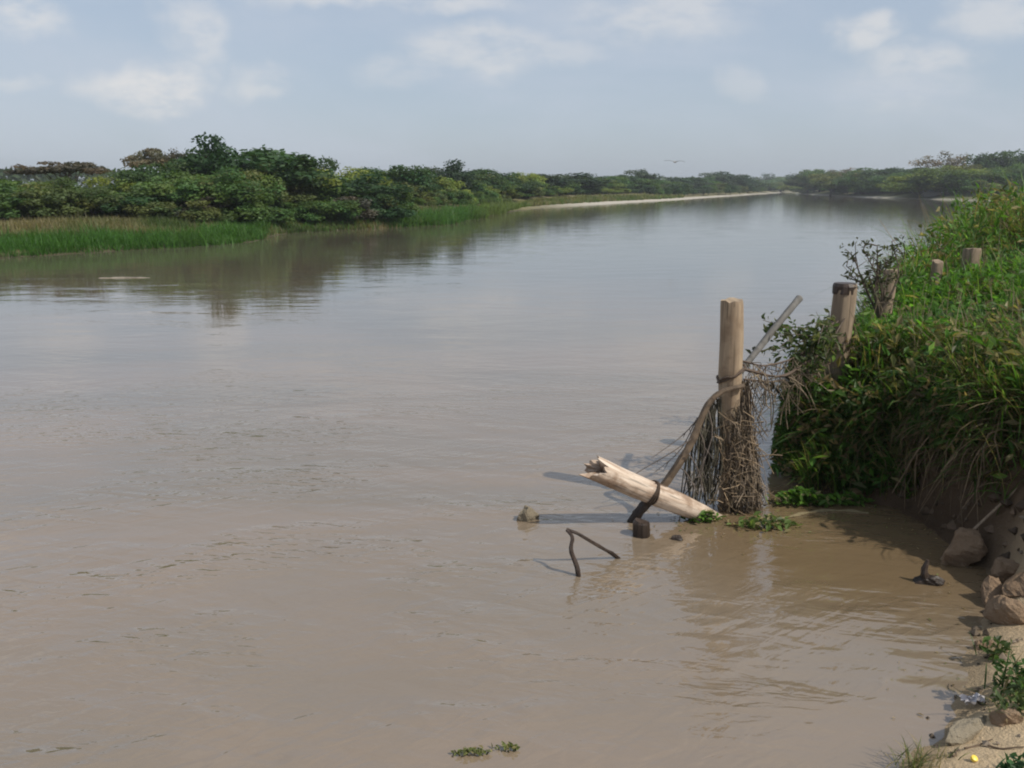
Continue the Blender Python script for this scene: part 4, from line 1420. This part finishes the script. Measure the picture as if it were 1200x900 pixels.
# litter
def litter():
    p = un(1140, 824, .06)
    m = 12
    mb = MB()
    X, Y = np.meshgrid(np.linspace(-.06, .065, m), np.linspace(-.025, .03, 7))
    Z = .05 + .035 * np.sin(X * 50 + Y * 30) * np.cos(Y * 60) + .02 * rng.random(X.shape)
    V = np.stack([X + .01 * rng.standard_normal(X.shape), Y + .006 * rng.standard_normal(X.shape), Z], -1).reshape(-1, 3)
    V2 = V - np.array([0, 0, .004])
    F = np.array([[r * m + c, r * m + c + 1, (r + 1) * m + c + 1, (r + 1) * m + c] for r in range(6) for c in range(m - 1)])
    mb.add(V, F); mb.add(V2, F[:, ::-1])
    tag(mb.build('plastic_bag', M_RAG, None, True, (p[0], p[1], .03)), 'crumpled pale plastic scrap at the water edge behind the flat stone', 'litter')
    p = un(1141, 886, .15)
    z = float(height(p[:1], p[1:2])[0])
    mb = MB()
    mb.tube([(0, 0, 0), (0, 0, .006), (0, 0, .016), (0, 0, .018)], [.016, .017, .017, .014], 14)
    o = mb.build('bottle_cap', M_YELLOW, None, True, (p[0], p[1], z + .004))
    o.rotation_euler = (.5, .2, 0)
    tag(o, 'small bright yellow bottle cap lying on the sand', 'bottle cap')


litter()


def sand_twigs():
    for k, (px, py, L, az, lab) in enumerate([(1150, 862, .22, .3, 'longest dry twig lying on the sand below the flat stone'),
                                              (1120, 872, .12, 1.0, 'short dry twig on the sand beside the grass tuft'),
                                              (1178, 872, .16, -.4, 'crooked dry twig on the sand above the corner weed')]):
        p = un(px, py, .15)
        q = [p + np.array([math.cos(az), math.sin(az), 0]) * L * t for t in (-.5, -.1, .2, .5)]
        q = [np.array([a[0] + rng.normal(0, .01), a[1] + rng.normal(0, .01), float(height(a[:1], a[1:2])[0]) + .008]) for a in q]
        mb = MB(); mb.tube(spline(q, 8), np.linspace(.006, .003, 8), 5, (.17, .12, .08))
        tag(mb.build('dry_twig', M_VINE), lab, 'twig')


sand_twigs()


def shore_bits():
    # pebbles and crumbs of clay on the landing
    mb = MB()
    n = 520
    xx = rng.uniform(2.1, 5.2, n); yy = rng.uniform(3.7, 6.7, n)
    d = river_sd(xx, yy)
    ok = (d > -.12) & (d < 1.8) & (rng.random(n) < np.exp(-np.abs(d - .1) / .5))
    xx, yy = xx[ok], yy[ok]; zz = height(xx, yy)
    base = np.array([[1, 0, 0], [-1, 0, 0], [0, 1, 0], [0, -1, 0], [0, 0, 1], [0, 0, -1]], float)
    tri = np.array([[0, 2, 4], [2, 1, 4], [1, 3, 4], [3, 0, 4], [2, 0, 5], [1, 2, 5], [3, 1, 5], [0, 3, 5]])
    for a, b, c in zip(xx, yy, zz):
        sz = .010 + .035 * rng.random() ** 3
        v = base * sz * rng.uniform(.6, 1.3, (6, 3)) * np.array([1, 1, .7])
        th = rng.uniform(0, 6.28); R2 = np.array([[math.cos(th), -math.sin(th), 0], [math.sin(th), math.cos(th), 0], [0, 0, 1]])
        mb.add(v @ R2.T + np.array([a, b, max(c, 0) + sz * .25]), None, tri, np.array([.24, .19, .14]) * rng.uniform(.5, 1.5))
    # lumps of clay sticking out of the cut face
    n = 900
    xx = rng.uniform(3.6, 4.6, n); yy = rng.uniform(6.0, 8.0, n)
    d = river_sd(xx, yy); zz = height(xx, yy)
    for a, b, c, dd in zip(xx, yy, zz, d):
        if not (0.0 < dd < .5 and c > .04) or rng.random() < .45: continue
        sz = .018 + .06 * rng.random() ** 2.5
        v = base * sz * rng.uniform(.6, 1.3, (6, 3))
        th = rng.uniform(0, 6.28); R2 = np.array([[math.cos(th), -math.sin(th), 0], [math.sin(th), math.cos(th), 0], [0, 0, 1]])
        mb.add(v @ R2.T + np.array([a, b, c]), None, tri, np.array([.13, .09, .06]) * rng.uniform(.6, 1.5))
    tag(mb.build('gravel', M_VINE), 'pebbles and clay crumbs along the sandy landing and the cut bank', 'gravel', kind='stuff')
    # specks of chaff drifting round the post and along the bank
    fl = MB()
    n = 420
    c = np.concatenate([np.stack([rng.normal(2.05, .42, n // 2), rng.normal(7.35, .22, n // 2)], 1),
                        np.stack([rng.uniform(2.2, 3.9, n // 2), rng.uniform(4.2, 8.0, n // 2)], 1)])
    d = river_sd(c[:, 0], c[:, 1])
    k = (d < -.03) & ((np.arange(len(c)) < n // 2) | (d > -.45))
    c = c[k]; m = len(c)
    fl.leaves(np.stack([c[:, 0], c[:, 1], np.full(m, .006)], 1), rng.standard_normal((m, 3)) * .12 + np.array([0, 0, 1]), rng.uniform(.005, .022, m), .35,
              np.where((rng.random(m) < .6)[:, None], np.array([.26, .20, .12]), np.array([.12, .16, .05])) * rng.uniform(.5, 1.4, (m, 1)))
    tag(fl.build('floating_chaff', M_PLANT), 'brown chaff and leaf bits floating round the post and along the bank', 'chaff', kind='stuff')


shore_bits()

# low pale hut on the far right bank
def hut():
    p = un(1090, 233.5)
    Y = p[1] + 6
    c = at(1090, 229, Y)
    z = float(height(c[:1], c[1:2])[0])
    root = empty('low_hut', (c[0], Y, z - .1))
    w, d, h = 4.6, 2.4, 1.15
    def box(x0, x1, y0, y1, z0, z1):
        v = np.array([(x, y, zz) for zz in (z0, z1) for y in (y0, y1) for x in (x0, x1)], float)
        f = np.array([[0, 2, 3, 1], [4, 5, 7, 6], [0, 1, 5, 4], [2, 6, 7, 3], [0, 4, 6, 2], [1, 3, 7, 5]])
        return v, f
    mb = MB(); mb.add(*box(-w / 2, w / 2, -d / 2, d / 2, 0, h)); mb.build('wall', M_WALL, root)
    mb = MB()
    v = np.array([(-w / 2 - .3, -d / 2 - .3, h + .01), (w / 2 + .3, -d / 2 - .3, h + .01), (w / 2 + .3, 0, h + .55), (-w / 2 - .3, 0, h + .55),
                  (-w / 2 - .3, d / 2 + .3, h + .01), (w / 2 + .3, d / 2 + .3, h + .01)], float)
    v2 = v - np.array([0, 0, .006])
    v = v + np.array([0, 0, .06])
    f = np.array([[0, 1, 2, 3], [3, 2, 5, 4]])
    mb.add(v, f); mb.add(v2, f[:, ::-1])
    mb.add(np.vstack([v[[0, 1]], v2[[0, 1]]]), np.array([[0, 2, 3, 1]]))
    mb.build('roof', M_ROOF, root)
    tag(root, 'low pale hut at the far right waterline below the feathery bare tree', 'hut')


hut()

# bird
def bird():
    p = at(791, 190, 75)
    mb = MB()
    body = [(-.34, 0, .0), (-.22, 0, .0), (-.10, 0, .01), (.05, 0, .015), (.18, 0, .02), (.25, 0, .03), (.32, 0, .02), (.36, 0, .0)]
    mb.tube(body, [.03, .05, .075, .09, .06, .045, .035, .006], 10)
    for s in (-1, 1):
        prof = [(0.0, .16, -.10, .0), (.25, .17, -.10, .10), (.5, .12, -.10, .13), (.75, .02, -.13, .10), (.92, -.09, -.16, .07)]
        top = [[a_, s * y_, z_ + .012] for y_, a_, b_, z_ in prof] + [[b_, s * y_, z_ + .006] for y_, a_, b_, z_ in prof]
        bot = [[a, b, c - .02] for a, b, c in top]
        n = len(prof)
        V = np.array(top + bot)
        F = []
        for i in range(n - 1):
            F += [[i, i + 1, n + i + 1, n + i], [2 * n + i, 3 * n + i, 3 * n + i + 1, 2 * n + i + 1],
                  [i, 2 * n + i, 2 * n + i + 1, i + 1], [n + i, n + i + 1, 3 * n + i + 1, 3 * n + i]]
        mb.add(V, np.array(F))
    o = mb.build('bird', M_FEATHER, None, True, tuple(p))
    o.rotation_euler = (0.05, 0, math.radians(62))
    tag(o, 'small dark bird gliding low in the sky over the far treeline', 'bird')


bird()
